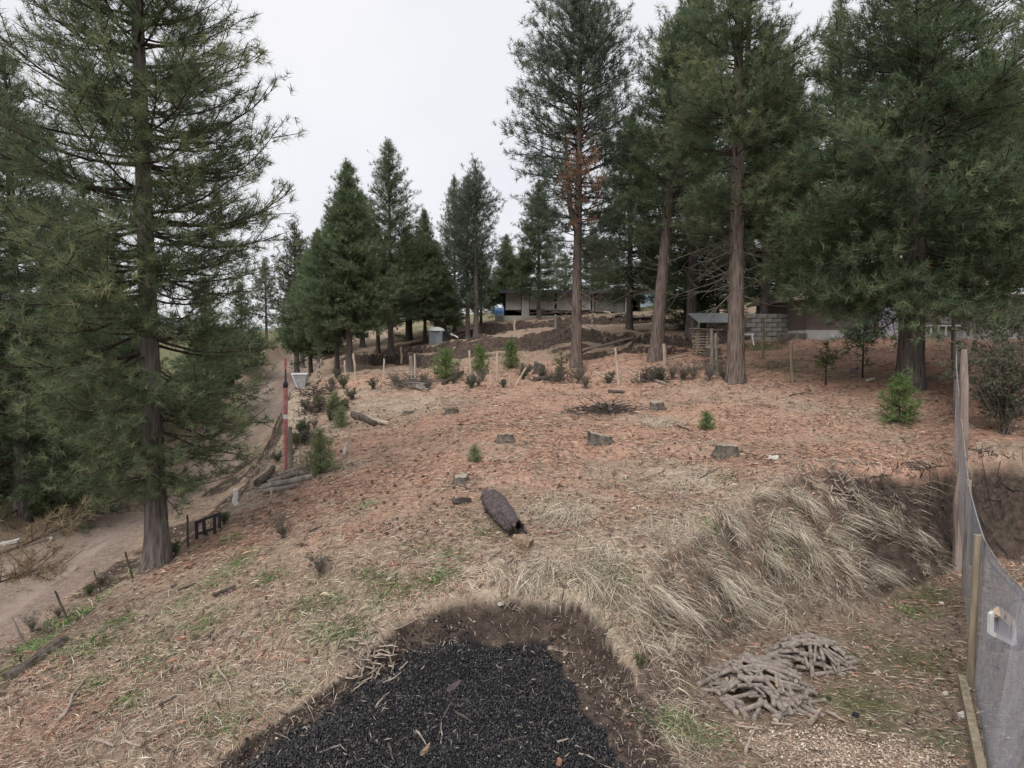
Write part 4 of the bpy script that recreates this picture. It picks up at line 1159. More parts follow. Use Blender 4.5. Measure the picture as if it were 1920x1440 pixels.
# block wall by the house
def block_wall():
    Y = 31.0
    x0, x1 = W(1397, 600, Y)[0], W(1508, 600, Y)[0]
    zt = W(1450, 586, Y)[2]; p = onY(1450, Y)
    r = tag(empty("block_wall", (x0, Y, p[2])), "low wall of stacked grey blocks left of the brown house", "wall")
    bl = MB(); bl.box((0, 0, 0), (.44, .2, .185), jit=.012); bm = bl.mesh("block"); bm.materials.append(BLOCKM)
    n = int((x1 - x0) / .46); rows = int((zt - p[2] + .3) / .197)
    for j in range(rows):
        for i in range(n):
            o = link("block", bm, None, r)
            o.location = ((i + .5 + .5 * (j % 2)) * .46, random.uniform(-.02, .02), -.25 + (j + .5) * .197); o.rotation_euler = (0, 0, random.uniform(-.02, .02))
block_wall()

# stacked boards with a cover sheet, low woodshed beside them, second stack by the wall
def board_stack(px, py, Y, w, d, layers, label, cover=True, mat=FRESHWOOD, gap=.055):
    p = onY(px, Y)
    r = tag(empty("board_stack", p, random.uniform(-.08, .08)), label, "board stack")
    a = MB(); a.box((0, 0, 0), (w, .19, .05), jit=.006); pm = a.mesh("plank"); pm.materials.append(mat)
    b = MB(); b.box((0, 0, 0), (.06, d, gap), jit=.004); sm = b.mesh("spacer"); sm.materials.append(mat)
    z = -.05
    for j in range(layers):
        for k in (-1, 0, 1):
            o = link("spacer", sm, None, r); o.location = (k * w * .42 + random.uniform(-.03, .03), 0, z + gap / 2)
        z += gap
        for k in range(max(1, int(d / .24))):
            o = link("plank", pm, None, r); o.location = (random.uniform(-.05, .05), -d / 2 + .12 + k * .24, z + .026); o.rotation_euler = (0, 0, random.uniform(-.02, .02))
        z += .053
    if cover:
        m = MB(); m.box((0, -.05, z + .03), (w * 1.2, d * 1.3, .035), M=Matrix.Rotation(.05, 3, 'Y')); m.build("cover_sheet", WOOD_GREY, r)
board_stack(1322, 650, 28.0, .95, .7, 9, "spaced stack of sawn boards under a cover, between the leaning and the olive pine")
board_stack(1484, 641, 28.5, 1.0, .6, 5, "low stack of greyish boards against the block wall", False, WOOD_GREY, .03)
def woodshed():
    Y = 30.0; p = onY(1345, Y); r = tag(empty("low_woodshed", p), "low lean-to with pale sheet roof over dark firewood, behind the board stack", "woodshed")
    w = .8; zt = W(1345, 604, Y)[2] - p[2]
    for sx in (-1, 1):
        for y_ in (0, 1.1):
            m = MB(); m.beam((sx * w, y_, -.2), (sx * w, y_, zt + .25 * y_), .08, .08, up=(0, 1, 0)); m.build("post", WOOD_GREY, r)
    m = MB(); m.beam((0, -.35, zt - .02), (0, 1.5, zt + .42), 1.8, .04); m.build("roof", GALV, r)
    lg = MB(); lg.tube([(0, -.35, 0), (0, .35, 0)], [.07, .065], 8, True, .06); lm = lg.mesh("firewood_log"); lm.materials.append(LOGBARK)
    for j in range(6):
        for i in range(10):
            o = link("firewood_log", lm, None, r); o.location = (-w + .1 + i * .147 + .07 * (j % 2), .55 + random.uniform(-.05, .05), .02 + j * .128); o.rotation_euler = (0, random.uniform(0, 3), 0)
woodshed()
def trestle():
    p = G(1399, 647); m = MB()
    r = tag(empty("white_trestle", p), "small white wooden trestle on the grass right of the olive pine's trunk", "trestle")
    for sx in (-1, 1):
        for sy in (-1, 1):
            m = MB(); m.beam((sx * .22, sy * .02, .42), (sx * .24, sy * .2, -.02), .04, .04); m.build("leg", WHITEP, r)
    m = MB(); m.beam((-.3, 0, .43), (.3, 0, .43), .07, .05); m.build("top_bar", WHITEP, r)
trestle()

def tank():
    p = onY(818, 41.5); s = .38
    r = tag(empty("grey_tank", p), "grey box shaped tank with a white domed top on the terrace", "tank")
    m = MB(); m.box((0, 0, .36), (2 * s, 2 * s, .8)); m.build("body", GREYP, r)
    m = MB(); m.tube([(0, 0, .762), (0, 0, .86), (0, 0, .95), (0, 0, .99)], [.52, .46, .3, .08], 4 * 4); m.build("lid", WHITEP, r)
    m = MB()
    for k in range(4): m.box((s * .25 * (2 * k - 3), -s - .012, .36), (.02, .02, .78))
    m.build("rib", GREYP, r)
tank()
def bin_():
    p = G(563, 727); sc = 27 / FPX * p[1] / .62
    r = tag(empty("metal_bin", p, .15), "tapered grey metal bin with a pale rim at the track's edge", "bin"); r.scale = (sc, sc, sc)
    def fr(h): w = .21 + .1 * h / .58; return [(-w, -w * .8, h), (w, -w * .8, h), (w, w * .8, h), (-w, w * .8, h)]
    m = MB(); V = fr(0) + fr(.58) + [(q[0] * .93, q[1] * .93, q[2]) for q in fr(.578)] + [(q[0] * .9, q[1] * .9, .03) for q in fr(.03)]
    F = [(3, 2, 1, 0)] + [(i, (i + 1) % 4, 4 + (i + 1) % 4, 4 + i) for i in range(4)] + [(4 + i, 4 + (i + 1) % 4, 8 + (i + 1) % 4, 8 + i) for i in range(4)] + [(8 + i, 8 + (i + 1) % 4, 12 + (i + 1) % 4, 12 + i) for i in range(4)] + [(12, 13, 14, 15)]
    m.add(V, F); m.build("body", GALV, r)
    m = MB(); q = fr(.6)
    for i in range(4): m.beam(q[i], q[(i + 1) % 4], .045, .05)
    m.build("rim", WHITEP, r)
    m = MB(); m.beam((-.29, -.29, .55), (-.08, -.22, -.02), .05, .03); m.build("brace", WHITEP, r)
bin_()

# ------------------------------------------------------------------ posts and stakes
def stake(pb, pt, wpx, label, mat=WOOD_PALE, group=None, name="fence_post", cat="post", knob=False, sink=.15, Y=None, n=7):
    a = G(*pb) if Y is None else onY(pb[0], Y); b = W(pt[0], pt[1], a[1] + random.uniform(-.1, .1))
    r_ = wpx / FPX * a[1] / 2
    m = MB(); v = b - a; k = 5
    pts = [(-v[0] * sink, -v[1] * sink, -max(sink, .05) * 1.0)] + [tuple(v * t + np.array([random.uniform(-1, 1), random.uniform(-1, 1), 0]) * r_ * .35 * (t < 1)) for t in (.02, .3, .6, .85, 1)]
    m.tube(pts, [r_ * 1.1, r_ * 1.08, r_, r_ * .96, r_ * .9, r_ * .88], n, True, .08)
    return tag(m.build(name, mat, None, a), label, cat, group)
FG = "thin stakes of the fence across the slope"
stake((720, 712), (720, 672), 3.6, "thin stake on red ground left of the thick grey post, middle fence", group=FG)
stake((771, 710), (771, 667), 8, "thick grey post of the middle fence with a pale stake against it", WOOD_GREY)
stake((779, 713), (777, 663), 4.2, "pale stake standing against the thick grey post", group=FG)
stake((827, 700), (825, 665), 3.6, "pale stake half hidden by the bright green sapling", group=FG)
stake((883, 713), (880, 657), 4.2, "straight pale stake right of the bright green sapling", group=FG)
stake((933, 722), (932, 660), 4.2, "crooked pale stake, tallest left of the grey snag", group=FG)
stake((897, 722), (890, 696), 3.4, "short leaning stick at the foot of the brush, left of two upright ones", group=FG)
stake((920, 721), (920, 694), 3.6, "short upright stick just left of the crooked stake", group=FG)
stake((954, 722), (957, 702), 3.4, "shortest stick between the crooked stake and the slanting one", group=FG)
stake((968, 722), (987, 689), 3.8, "pale stick slanting to the right below the grey snag", group=FG)
stake((648, 706), (646, 676), 4, "pale stake in front of the slender pale trunk", group=FG)
stake((667, 713), (663, 663), 4.4, "long stake beside the dense cone shaped pine's trunk", group=FG)
stake((604, 672), (602, 642), 4, "stake on the bank above the track's far end", group=FG)
stake((753, 682), (752, 650), 4.5, "stake in front of the shaded bank right of the tallest middle pine", group=FG)
stake((1160, 722), (1153, 652), 5, "tall pale post right of the forked pine, leaning slightly", group=FG)
stake((1168, 712), (1161, 693), 3.6, "stub of a stick just right of the tall pale post", group=FG)
stake((1199, 716), (1199, 697), 3.4, "short upright stick in front of the dark brush heap", group=FG)
stake((1197, 712), (1172, 692), 3.6, "slanting stick leading down to the short upright one at the brush heap", group=FG)
stake((1150, 718), (1114, 697), 4.2, "long slanting stick at the foot of the tall pale post, nearer one", group=FG)
stake((1156, 713), (1124, 697), 3.6, "long slanting stick at the foot of the tall pale post, upper one", group=FG)
stake((1247, 680), (1245, 645), 7, "stout pale post at the foot of the leaning pine", mat=WOOD_PALE)
stake((1245, 712), (1261, 692), 3.4, "stick slanting right between the brush heap and the leaning pine", group=FG)
stake((1485, 717), (1483, 645), 5.5, "straight greenish post between the olive pine and the broad pine", mat=WOOD_TAN)
stake((1432, 674), (1431, 598), 5.5, "pale pole on the green patch right of the olive pine", mat=WOOD_TAN)
stake((1337, 702), (1334, 616), 7, "mossy grey post in front of the stacked boards, left of the pair", WOOD_GREY)
stake((1344, 706), (1342, 625), 5, "mossy grey post in front of the stacked boards, right of the pair", WOOD_GREY)
stake((965, 629), (965, 599), 4, "pale thin post on the upper terrace before the open shed", group=FG)
stake((1042, 616), (1042, 590), 5, "short grey post before the open shed, left of the forked trunk", WOOD_GREY)
stake((1110, 606), (1111, 584), 5, "short dark post before the open shed, right of the forked trunk", WOOD_GREY)
stake((1200, 604), (1200, 590), 4, "short stake at the right end of the terrace rail", WOOD_GREY)
stake((1908, 780), (1915, 716), 9, "pale post under the grey green shrub at the right edge", WOOD_PALE)
RG = "stakes along the track bank"
stake((48, 1212), (22, 1158), 4.5, "leaning grey stake on the grassy bank above the dark log, nearest the left edge", WOOD_GREY, RG)
stake((129, 1166), (103, 1108), 4.5, "longest leaning stake on the bank, just past the dark log's end", STICK_DK, RG)
stake((190, 1112), (176, 1070), 3.5, "thin leaning stake in the weeds between the big pine and the longest stake", STICK_DK, RG)
stake((248, 1085), (235, 1034), 4, "dark leaning stake just left of the big pine's foot", STICK_DK, RG)
stake((353, 1026), (351, 966), 4, "thin dark upright stake right of the big pine's foot", STICK_DK, RG)
stake((288, 1062), (288, 1025), 4, "pale stick against the foot of the big pine", STICK, RG)
stake((12, 1228), (-6, 1214), 5, "short pale stake at the left edge above the dark log", WOOD_GREY, RG)
stake((507, 940), (508, 920), 3, "short pale peg in front of the weathered log heap", WOOD_PALE, RG)
stake((443, 948), (441, 917), 10, "white rounded marker post by the track bank", WHITEP, name="marker_post", cat="post")
for k, (px, py, ht) in enumerate([(556, 905, 45), (575, 890, 40), (583, 865, 30), (592, 850, 28), (563, 870, 34)]):
    stake((px, py), (px, py - ht), 3, "thin wire fence stick beside the small sapling near the red post", STICK, "sticks by the red post")
stake((656, 852), (655, 806), 4, "pale broken stub with splintered grey wood on the left slope", WOOD_PALE, name="broken_stub", cat="stub")
stake((647, 852), (650, 828), 6, "splintered grey piece leaning on the pale broken stub", WHITE_ST, name="broken_stub", cat="stub")

def red_pole():
    a = G(541, 884); Y = a[1]; P = lambda py, px=535.5: W(px, py, Y) - a
    r = tag(empty("red_pole", a), "slender faded red pole with dark knob and bare rod beside the track bank", "pole")
    w = 4.0 / FPX * Y
    m = MB(); m.tube([(P(884)[0], 0, -.2), tuple(P(833)), tuple(P(780)), tuple(P(727))], [w * .8, w, w, w], 10, True, .04); m.build("shaft", REDP, r)
    m = MB(); m.tube([tuple(P(785)), tuple(P(777))], [w * 1.05, w * 1.05], 10); m.build("pale_band", WHITEP, r)
    m = MB(); m.tube([tuple(P(729)), tuple(P(721)), tuple(P(715))], [w * .9, w * 1.25, w * .7], 10); m.build("knob", BLACKM, r)
    m = MB(); m.tube([tuple(P(718)), tuple(P(692))], [w * .45, w * .4], 8); m.build("rod", STICK_DK, r)
    m = MB(); m.tube([tuple(P(693)), tuple(P(672))], [w * .6, w * .6], 8); m.build("red_tip", REDP, r)
red_pole()
stake((544, 886), (545, 800), 8, "grey plank post standing against the red pole", WOOD_GREY)

def gate():
    a = G(400, 1003); Y = a[1]; P = lambda px, py, d=0: tuple(W(px, py, Y + d) - a)
    r = tag(empty("metal_barrier", a), "black metal frame standing on the bank edge right of the big pine", "barrier")
    for (p, q) in (((369, 1010), (368, 979)), ((383, 1003), (382, 975)), ((403, 1003), (402, 968)), ((411, 990), (412, 962))):
        m = MB(); m.beam(P(*p), P(*q), .05, .05, up=(0, 1, 0)); m.build("upright", BLACKM, r)
    for (p, q) in (((366, 980), (414, 962)), ((368, 1002), (404, 990))):
        m = MB(); m.beam(P(*p), P(*q), .045, .045); m.build("rail", BLACKM, r)
    m = MB(); m.beam(P(369, 980), P(380, 978, .7), .04, .04); m.beam(P(403, 968), P(412, 966, .7), .04, .04); m.build("side_rail", BLACKM, r)
gate()

# ------------------------------------------------------------------ net fence on the right
def net_fence():
    b0, b1, b2 = plane_hit(1850, 1440, PAD_Z), plane_hit(1826, 1290, PAD_Z), plane_hit(1808, 1118, PAD_Z)
    d = np.array(b0) - np.array(b1); bm = np.array(b0) + d * .7
    B = [np.array((bm[0], bm[1])), np.array(b0), np.array(b1), np.array(b2)]
    B += [G(1800, 862)[:2] + np.array([0, .25]), G(1792, 775)[:2], onY(1786, 21.5)[:2]]
    base = [np.array((q[0], q[1], Hs(q[0], q[1]))) for q in B]
    tops = [2.0, 2.0, 2.03, 2.05, 1.95, 1.9, 1.85]
    lean = [.42, .30, .06, .0, .0, -.05, -.05]
    top = [base[i] + np.array([lean[i], 0, tops[i]]) for i in range(7)]
    top[0][0] += .1
    o0 = base[2]
    r = tag(empty("net_fence", o0), "grey netting fence on wooden posts running up the cut bank at the right", "fence")
    RL = lambda p: tuple(np.array(p) - o0)
    # netting
    V, F = [], []
    def quad(a, b, c, d_):
        n = len(V); V.extend([a, b, c, d_]); F.append((n, n + 1, n + 2, n + 3))
    rows = 92; rs = np.random.RandomState(5)
    for s in range(6):
        nseg = 12 if s < 3 else 6
        A0, A1, T0, T1 = base[s], base[s + 1], top[s], top[s + 1]
        def P(u, v):
            q = (A0 * (1 - u) + A1 * u) * (1 - v) + (T0 * (1 - u) + T1 * u) * v
            sag = .07 * math.sin(math.pi * u) * math.sin(math.pi * v) if s < 3 else .02
            q = q.copy(); q[0] += sag + .006 * math.sin(u * 23 + v * 9); q[2] -= .05 * math.sin(math.pi * u) * v
            q[2] = max(q[2], Hs(q[0], q[1]) + .01 + v * .6 * 0)
            return q - o0
        for k in range(rows):
            v = (k + .3) / rows; dv = .0068
            pr = None
            for j in range(nseg + 1):
                u = j / nseg; a, b = P(u, v - dv / 2), P(u, v + dv / 2)
                if pr is not None: quad(pr[0], a, b, pr[1])
                pr = (a, b)
        Ls = np.linalg.norm(A1 - A0); nv = int(Ls / (.035 if s < 3 else .09))
        for k in range(nv):
            u = k / nv; du = .008 / Ls
            for j in range(6):
                v0, v1 = j / 6, (j + 1) / 6
                quad(P(u, v0), P(u + du, v0), P(u + du, v1), P(u, v1))
    me = bpy.data.meshes.new("netting"); me.from_pydata([tuple(p) for p in V], [], F); me.update()
    o = link("netting", me, NETM, r); o['kind'] = 'stuff'
    for s in range(6):
        m = MB(); A, Bq = np.array(RL(top[s])), np.array(RL(top[s + 1]))
        m.tube([tuple(A + (Bq - A) * t - np.array([0, 0, .05 * math.sin(3.14 * t)])) for t in (0, .25, .5, .75, 1)], .009, 5)
        m.build("top_wire", WOOD_GREY if s % 2 else GALV, r)
    m = MB(); p = np.array(RL(base[2])); m.tube([tuple(p + np.array([-.05, 0, -.3])), tuple(p + np.array([-.05, 0, .6])), tuple(p + np.array([-.04, 0, 1.4])), tuple(p + np.array([-.03, 0, 2.1]))], [.052, .05, .048, .048], 12, True, .04)
    m.build("post", WOOD_TAN, r, smooth=False)
    for i, rr in ((0, .05), (3, .05), (5, .05), (6, .05)):
        m = MB(); p = np.array(RL(base[i])); t = np.array(RL(top[i])); m.tube([tuple(p - np.array([0, 0, .3])), tuple((p + t) / 2), tuple(t + np.array([0, 0, .08]))], [rr * 1.1, rr, rr * .95], 10, True, .06); m.build("post", WOOD_GREY, r)
    # gnarled pole at the lip of the cut
    x, Y = W(1800, 930, 14.0)[:2]; g = np.array((x, Y, Hs(x, Y)))
    zt = W(1800, 655, 14.0)[2]; q = g - o0; m = MB()
    hh_ = zt - g[2]
    random.seed(4)
    m.tube([tuple(q + np.array([random.uniform(-.035, .035), random.uniform(-.03, .03), hh_ * t - .3 * (t == 0)])) for t in (0, .15, .3, .45, .6, .72, .85, 1)], [.10, .095, .09, .085, .09, .08, .075, .05], 10, True, .12)
    m.build("gnarled_pole", WOOD_GNARL, r)
    m = MB(); m.beam(tuple(np.array(RL(base[1] + (base[0] - base[1]) * 1.0)) + np.array([-.04, 0, .08])), tuple(np.array(RL(base[2])) + np.array([-.1, .1, .05])), .09, .2); m.build("kick_board", WOOD_TAN, r)
    # things hung on and lying by it
    f = .52; tp = base[1] * (1 - f) + base[2] * f; tp = np.array((tp[0] + .22, tp[1], 0)); 
    Yt = tp[1]; c = W(1879, 1176, Yt)
    r2 = tag(empty("white_tray", c), "white rectangular tray frame hanging on the netting", "tray")
    q = [W(1858, 1149, Yt) - c, W(1899, 1166, Yt) - c, W(1900, 1207, Yt + .05) - c, W(1857, 1186, Yt + .02) - c]
    for i in range(4):
        m = MB(); m.beam(q[i], q[(i + 1) % 4], .05, .05, up=(0, 1, 0)); m.build("frame_bar", WHITEP, r2)
    m = MB(); m.add([tuple(v + np.array([0, .02, 0])) for v in q] + [tuple(v + np.array([0, .03, 0])) for v in q], [(0, 1, 2, 3), (7, 6, 5, 4)]); m.build("back_sheet", PALESHEET, r2)
    m = MB(); m.beam(W(1872, 1146, Yt - .05), W(1890, 1164, Yt - .05), .15, .1, up=(0, 0, 1)); m2 = m.mesh("wood_block")
    tag(link("wood_block", m2, PLY), "small tan wooden block fixed to the white tray's upper edge", "wooden block")
    p = G(1904, 1216); p[2] = Hs(p[0], p[1])
    rb = tag(empty("black_bucket", p), "black bucket behind the netting below the white tray", "bucket")
    m = MB(); m.tube([(0, 0, 0), (0, 0, .22)], [.11, .14], 16); m.build("body", BLACKPL, rb, smooth=False)
    m = MB(); m.tube([(0.0 + .14 * math.cos(t), .14 * math.sin(t) * .3, .22 + .12 * math.sin(t)) for t in np.linspace(0, math.pi, 9)], .006, 5); m.build("handle", BLACKM, rb)
    def cable(pts, label):
        P_ = [W(a, b, Yc) for a, b, Yc in pts]; o_ = P_[0]
        Q = []
        for i in range(len(P_) - 1):
            for t in np.linspace(0, 1, 6)[:-1]:
                p0, p1, p2, p3 = P_[max(i - 1, 0)], P_[i], P_[i + 1], P_[min(i + 2, len(P_) - 1)]
                Q.append(tuple(.5 * ((2 * p1) + (-p0 + p2) * t + (2 * p0 - 5 * p1 + 4 * p2 - p3) * t * t + (-p0 + 3 * p1 - 3 * p2 + p3) * t ** 3) - o_))
        Q.append(tuple(P_[-1] - o_))
        m_ = MB(); m_.tube(Q, .013, 6); tag(m_.build("cable", BLACKPL, None, o_), label, "cable")
    cable([(1806, 925, 13.6), (1832, 965, 12.5), (1846, 1010, 11.4), (1853, 1050, 10.6), (1880, 1082, 10.0), (1925, 1128, 9.4), (1970, 1160, 9)], "dark cable sagging from the gnarled pole to the right edge")
    cable([(1884, 1160, 8.2), (1890, 1138, 8.3), (1905, 1126, 8.6), (1930, 1124, 9)], "short dark cable curving up from the white tray")
net_fence()

# ------------------------------------------------------------------ saplings and shrubs
def sapling_mesh(name, nmat, seed, h=1.0, rad=.3, per=5, tl=.12, width=.012, nn=14, base=.08, whorl=.12, gap=0, elev=(5, 60), hue=(.2, .7)):
    return make_pine(name, h, .018, base, prof((0, rad), (.3, rad * .9), (1, .04)), whorl, per, 20, nmat, tlen=tl, width=width, nn=nn, elev=elev, tw=.13, hue=hue, seed=seed, gap=gap, sides=6, sink=.06, bark=LIMB)
S_LIME = sapling_mesh("lime_sapling", N_LIME, 201, rad=.40, base=.02, whorl=.075, per=6, tl=.15, width=.014, elev=(10, 70), hue=(.3, 1.0), gap=.3, nn=10)
S_MID = sapling_mesh("green_sapling", N_MID, 202, rad=.34, base=.02, whorl=.08, per=6, hue=(.6, 1.1), tl=.15, width=.012, elev=(10, 65), gap=.3, nn=11)
S_THIN = sapling_mesh("thin_sapling", N_BUSH, 203, rad=.24, per=4, gap=.35, whorl=.15, base=.25)
def sap(S, px, pyb, pyt, label, wide=1.0, rz=0.0, name="pine_sapling"):
    a = G(px, pyb); h = W(px, pyt, a[1])[2] - a[2]
    plant_tree(S, a, label, rz, sc=(h * wide, h * wide, h), name=name, cat="sapling")
sap(S_LIME, 836, 712, 655, "bright green bushy sapling by the fence, brightest plant of the slope", 1.25)
sap(S_LIME, 900, 702, 648, "yellowish green sapling between two pale stakes", .8, 1.2)
sap(S_LIME, 958, 690, 638, "loose green sapling on the bank below the open shed", .9, 2.0)
sap(S_LIME, 1686, 795, 702, "bright green sapling in front of the broad pine's trunk", .95, 2.9)
sap(S_MID, 601, 888, 808, "soft green pine sapling above the weathered log heap", 1.1)
sap(S_LIME, 1325, 806, 772, "tiny green seedling on red needles below the olive pine", 1.1, .7)
sap(S_MID, 890, 866, 834, "tiny green seedling on the open slope above the charred log", 1.3, 1.1)
sap(S_THIN, 1548, 722, 640, "thin wispy sapling below the brown house", 1.2, .4)
sap(S_THIN, 1617, 708, 575, "slender dark stemmed sapling reaching up before the house plinth", .9, 1.7)
sap(S_MID, 628, 772, 735, "small grey green sapling on the weedy bank by the bin", 1.3, 2.1)
sap(S_MID, 640, 800, 765, "small sapling among grey weeds on the left slope", 1.4, 3.3)
sap(S_THIN, 1052, 700, 660, "small leafy sapling left of the forked pine's foot", 1.6, 2.2)

def shrub(name, h, r, stems, seed, nmat, leaf=.05, nn=8, width=.02, lpt=5, bare=.0, twig=TWIG, thick=.012):
    rs = np.random.RandomState(seed); random.seed(seed)
    m = MB(); C, D, S, T = [], [], [], []
    for k in range(stems):
        az = rs.uniform(0, 6.28); out = rs.uniform(.15, 1) * r
        p = np.array([rs.normal() * .06, rs.normal() * .06, -.05]); P = [p]
        tgt = np.array([math.cos(az) * out, math.sin(az) * out, h * rs.uniform(.55, 1.0)])
        for i in range(1, 6):
            t = i / 5
            P.append(np.array([tgt[0] * t ** 1.3, tgt[1] * t ** 1.3, tgt[2] * t]) + rs.normal(size=3) * .05 * h * t)
        m.tube(P, [thick * (1 - .15 * i) for i in range(6)], 4, False)
        for j in range(7):
            i = rs.randint(1, 5); f = rs.rand(); q = P[i] * (1 - f) + P[i + 1] * f if i < 5 else P[5]
            dv = rs.normal(size=3); dv[2] = abs(dv[2]) * .7; dv /= np.linalg.norm(dv); l = h * rs.uniform(.08, .25)
            mid_ = q + dv * l * .5 + rs.normal(size=3) * .02 * h; e_ = q + dv * l + rs.normal(size=3) * .03 * h
            m.tube([q, mid_, e_], [thick * .4, thick * .3, thick * .15], 3, False)
            if rs.rand() > bare:
                for u in range(lpt):
                    g = q + (e_ - q) * rs.uniform(.3, 1.1) + rs.normal(size=3) * .03
                    C.append(g); D.append(dv); S.append(leaf * rs.uniform(.7, 1.3)); T.append(rs.uniform(.1, .8))
    parts = dict(stems=(m.mesh(name + "_stems"), twig))
    if C: parts["leaves"] = (needle_mesh(name + "_leaves", C, D, S, T, nn, width, 1.0, seed), nmat)
    return parts
def plant_shrub(parts, loc, label, rz=0.0, sc=1.0, name="shrub", group=None):
    r = tag(empty(name, loc, rz), label, "shrub", group); r.scale = (sc, sc, sc) if not hasattr(sc, '__len__') else sc
    for k, (me, mat) in parts.items():
        o = link(k, me, mat, r); o['kind'] = 'stuff'
    return r
B_SAGE = shrub("sage_shrub", 2.9, 1.5, 46, 301, N_SAGE, leaf=.075, nn=7, width=.034, lpt=7, bare=.15)
B_BARE = shrub("bare_shrub", .9, .5, 26, 302, N_SAGE, leaf=.05, nn=5, width=.02, lpt=3, bare=.75)
B_WEED = shrub("weed_shrub", .8, .45, 24, 303, N_BUSH, leaf=.06, nn=6, width=.022, lpt=4, bare=.35)
B_GREY = shrub("grey_weed", .7, .55, 26, 304, N_SAGE, leaf=.06, nn=6, width=.022, lpt=4, bare=.3)
B_BIG = shrub("leafy_bush", 1.6, 1.3, 44, 305, N_BUSH, leaf=.10, nn=7, width=.05, lpt=8, bare=.1)
plant_shrub(B_SAGE, onY(1885, 16.6), "tall grey green shrub at the right edge behind the netting fence", .5, 1.0)
plant_shrub(B_SAGE, onY(1985, 17.5), "grey green shrub cut by the right edge of the picture", 2.5, 1.05)
plant_shrub(B_BIG, onY(15, 21.5), "leafy green bush across the track at the left edge", .4, 1.0)
plant_shrub(B_BIG, onY(95, 20.5), "low leafy bush across the track right of the one at the left edge", 2.0, .7)
plant_shrub(B_BIG, onY(-60, 23), "leafy bush across the track, mostly outside the left edge", 1.1, 1.2)
plant_shrub(B_BIG, onY(470, 50), "rounded bush on the left verge at the track's far end", 1.0, 1.2)
plant_shrub(B_BIG, onY(430, 42), "rounded bush on the left verge, nearer than the one at the track's end", 3.0, 1.0)
plant_shrub(B_BIG, onY(350, 33), "bush on the left verge behind the big pine's trunk", 4.0, 1.0)
for k, (B_, px, py, s_, lab) in enumerate([
    (B_WEED, 168, 1118, .55, "dark weed clump on the bank between two leaning stakes"), (B_BARE, 190, 1100, .7, "bare twiggy weeds on the bank left of the big pine"), (B_WEED, 330, 1042, .6, "weed clump at the right foot of the big pine"),
    (B_BARE, 60, 1185, .7, "bare twiggy weeds on the bank near the left edge"), (B_WEED, 420, 985, .6, "weed clump behind the black metal frame"), (B_BARE, 110, 1160, .6, "bare weeds beside the longest leaning stake"),
    (B_GREY, 660, 750, 1.0, "grey weeds on the bank right of the bin"), (B_GREY, 700, 730, 1.0, "grey weeds before the thick grey post, left side"), (B_BARE, 740, 722, 1.1, "bare brush before the thick grey post"), (B_GREY, 620, 790, .9, "grey weeds on the eroded bank above the red pole"),
    (B_GREY, 645, 772, 1.0, "grey weeds above the splintered split log"), (B_BARE, 855, 715, 1.2, "bare brush at the foot of the bright green sapling"), (B_BARE, 905, 715, 1.0, "bare brush behind the short upright sticks"), (B_GREY, 985, 705, 1.1, "grey brush round the grey snag"),
    (B_GREY, 1015, 712, 1.0, "grey brush right of the grey snag"), (B_WEED, 1050, 708, 1.0, "olive brush at the left foot of the forked pine"), (B_BARE, 1330, 715, 1.3, "bare brush below the mossy grey posts"), (B_BARE, 1300, 712, 1.1, "bare brush right of the leaning pine"), (B_BARE, 1355, 712, 1.0, "bare brush against the olive pine's foot"),
    (B_BARE, 1850, 770, 1.3, "bare twiggy growth under the tall grey green shrub"), (B_BARE, 1890, 765, 1.2, "bare twiggy growth at the right edge under the shrub"), (B_GREY, 575, 770, 1.0, "weeds on the eroded bank below the bin"), (B_BARE, 585, 830, .8, "bare weeds beside the soft green sapling"),
    (B_BARE, 530, 1010, .9, "tall bare weed stems on the near left slope, left clump"), (B_BARE, 600, 1080, .8, "tall bare weed stems on the near left slope, right clump"), (B_WEED, 1200, 1255, .4, "small weed clump on the right wall of the charcoal pit")]):
    plant_shrub(B_, G(px, py), lab, k * 1.3, s_ * .62)

rs = np.random.RandomState(88)
for k in range(22):
    px = rs.uniform(690, 1320); py = np.interp(px, [690, 800, 1000, 1320], [722, 728, 716, 716]) + rs.normal() * 4
    plant_shrub((B_BARE, B_GREY, B_BARE)[k % 3], G(px, py), "low dry brush clump along the fence line across the slope", rs.uniform(0, 6), rs.uniform(.4, .75), group="dry brush along the fence line")

rs = np.random.RandomState(89)
for k in range(16):
    t_ = k / 15; px = 545 + 95 * t_ + rs.normal() * 14; py = 868 - 150 * t_ + rs.normal() * 12
    plant_shrub((B_GREY, B_BARE, B_WEED)[k % 3], G(px, py), "low grey green weed clump on the eroded bank edge along the track", rs.uniform(0, 6), rs.uniform(.4, .7), group="weeds on the eroded bank")

# dead tan bough reaching in from the left
pX = onY(-130, 10.2)
T_X = make_pine("dead_pine", 3.6, .07, 2.2, prof((0, .8), (1, .1)), .5, 3, 20, N_TAN, tlen=.16, width=.007, nn=20, elev=(-5, 30), tw=.16, seed=77, bark=BARK,
                extra=[(2.15, .05, 2.45, RAD(16), .10, .45, .03, 1.0, .5), (1.75, -.15, 2.2, RAD(18), .02, .6, .025, .8, .4), (2.0, .3, 1.9, RAD(5), .02, .5, .022, .9, .4)])
plant_tree(T_X, pX, "dead pine at the left edge, only its bare tan boughs reach into the picture", name="dead_pine")

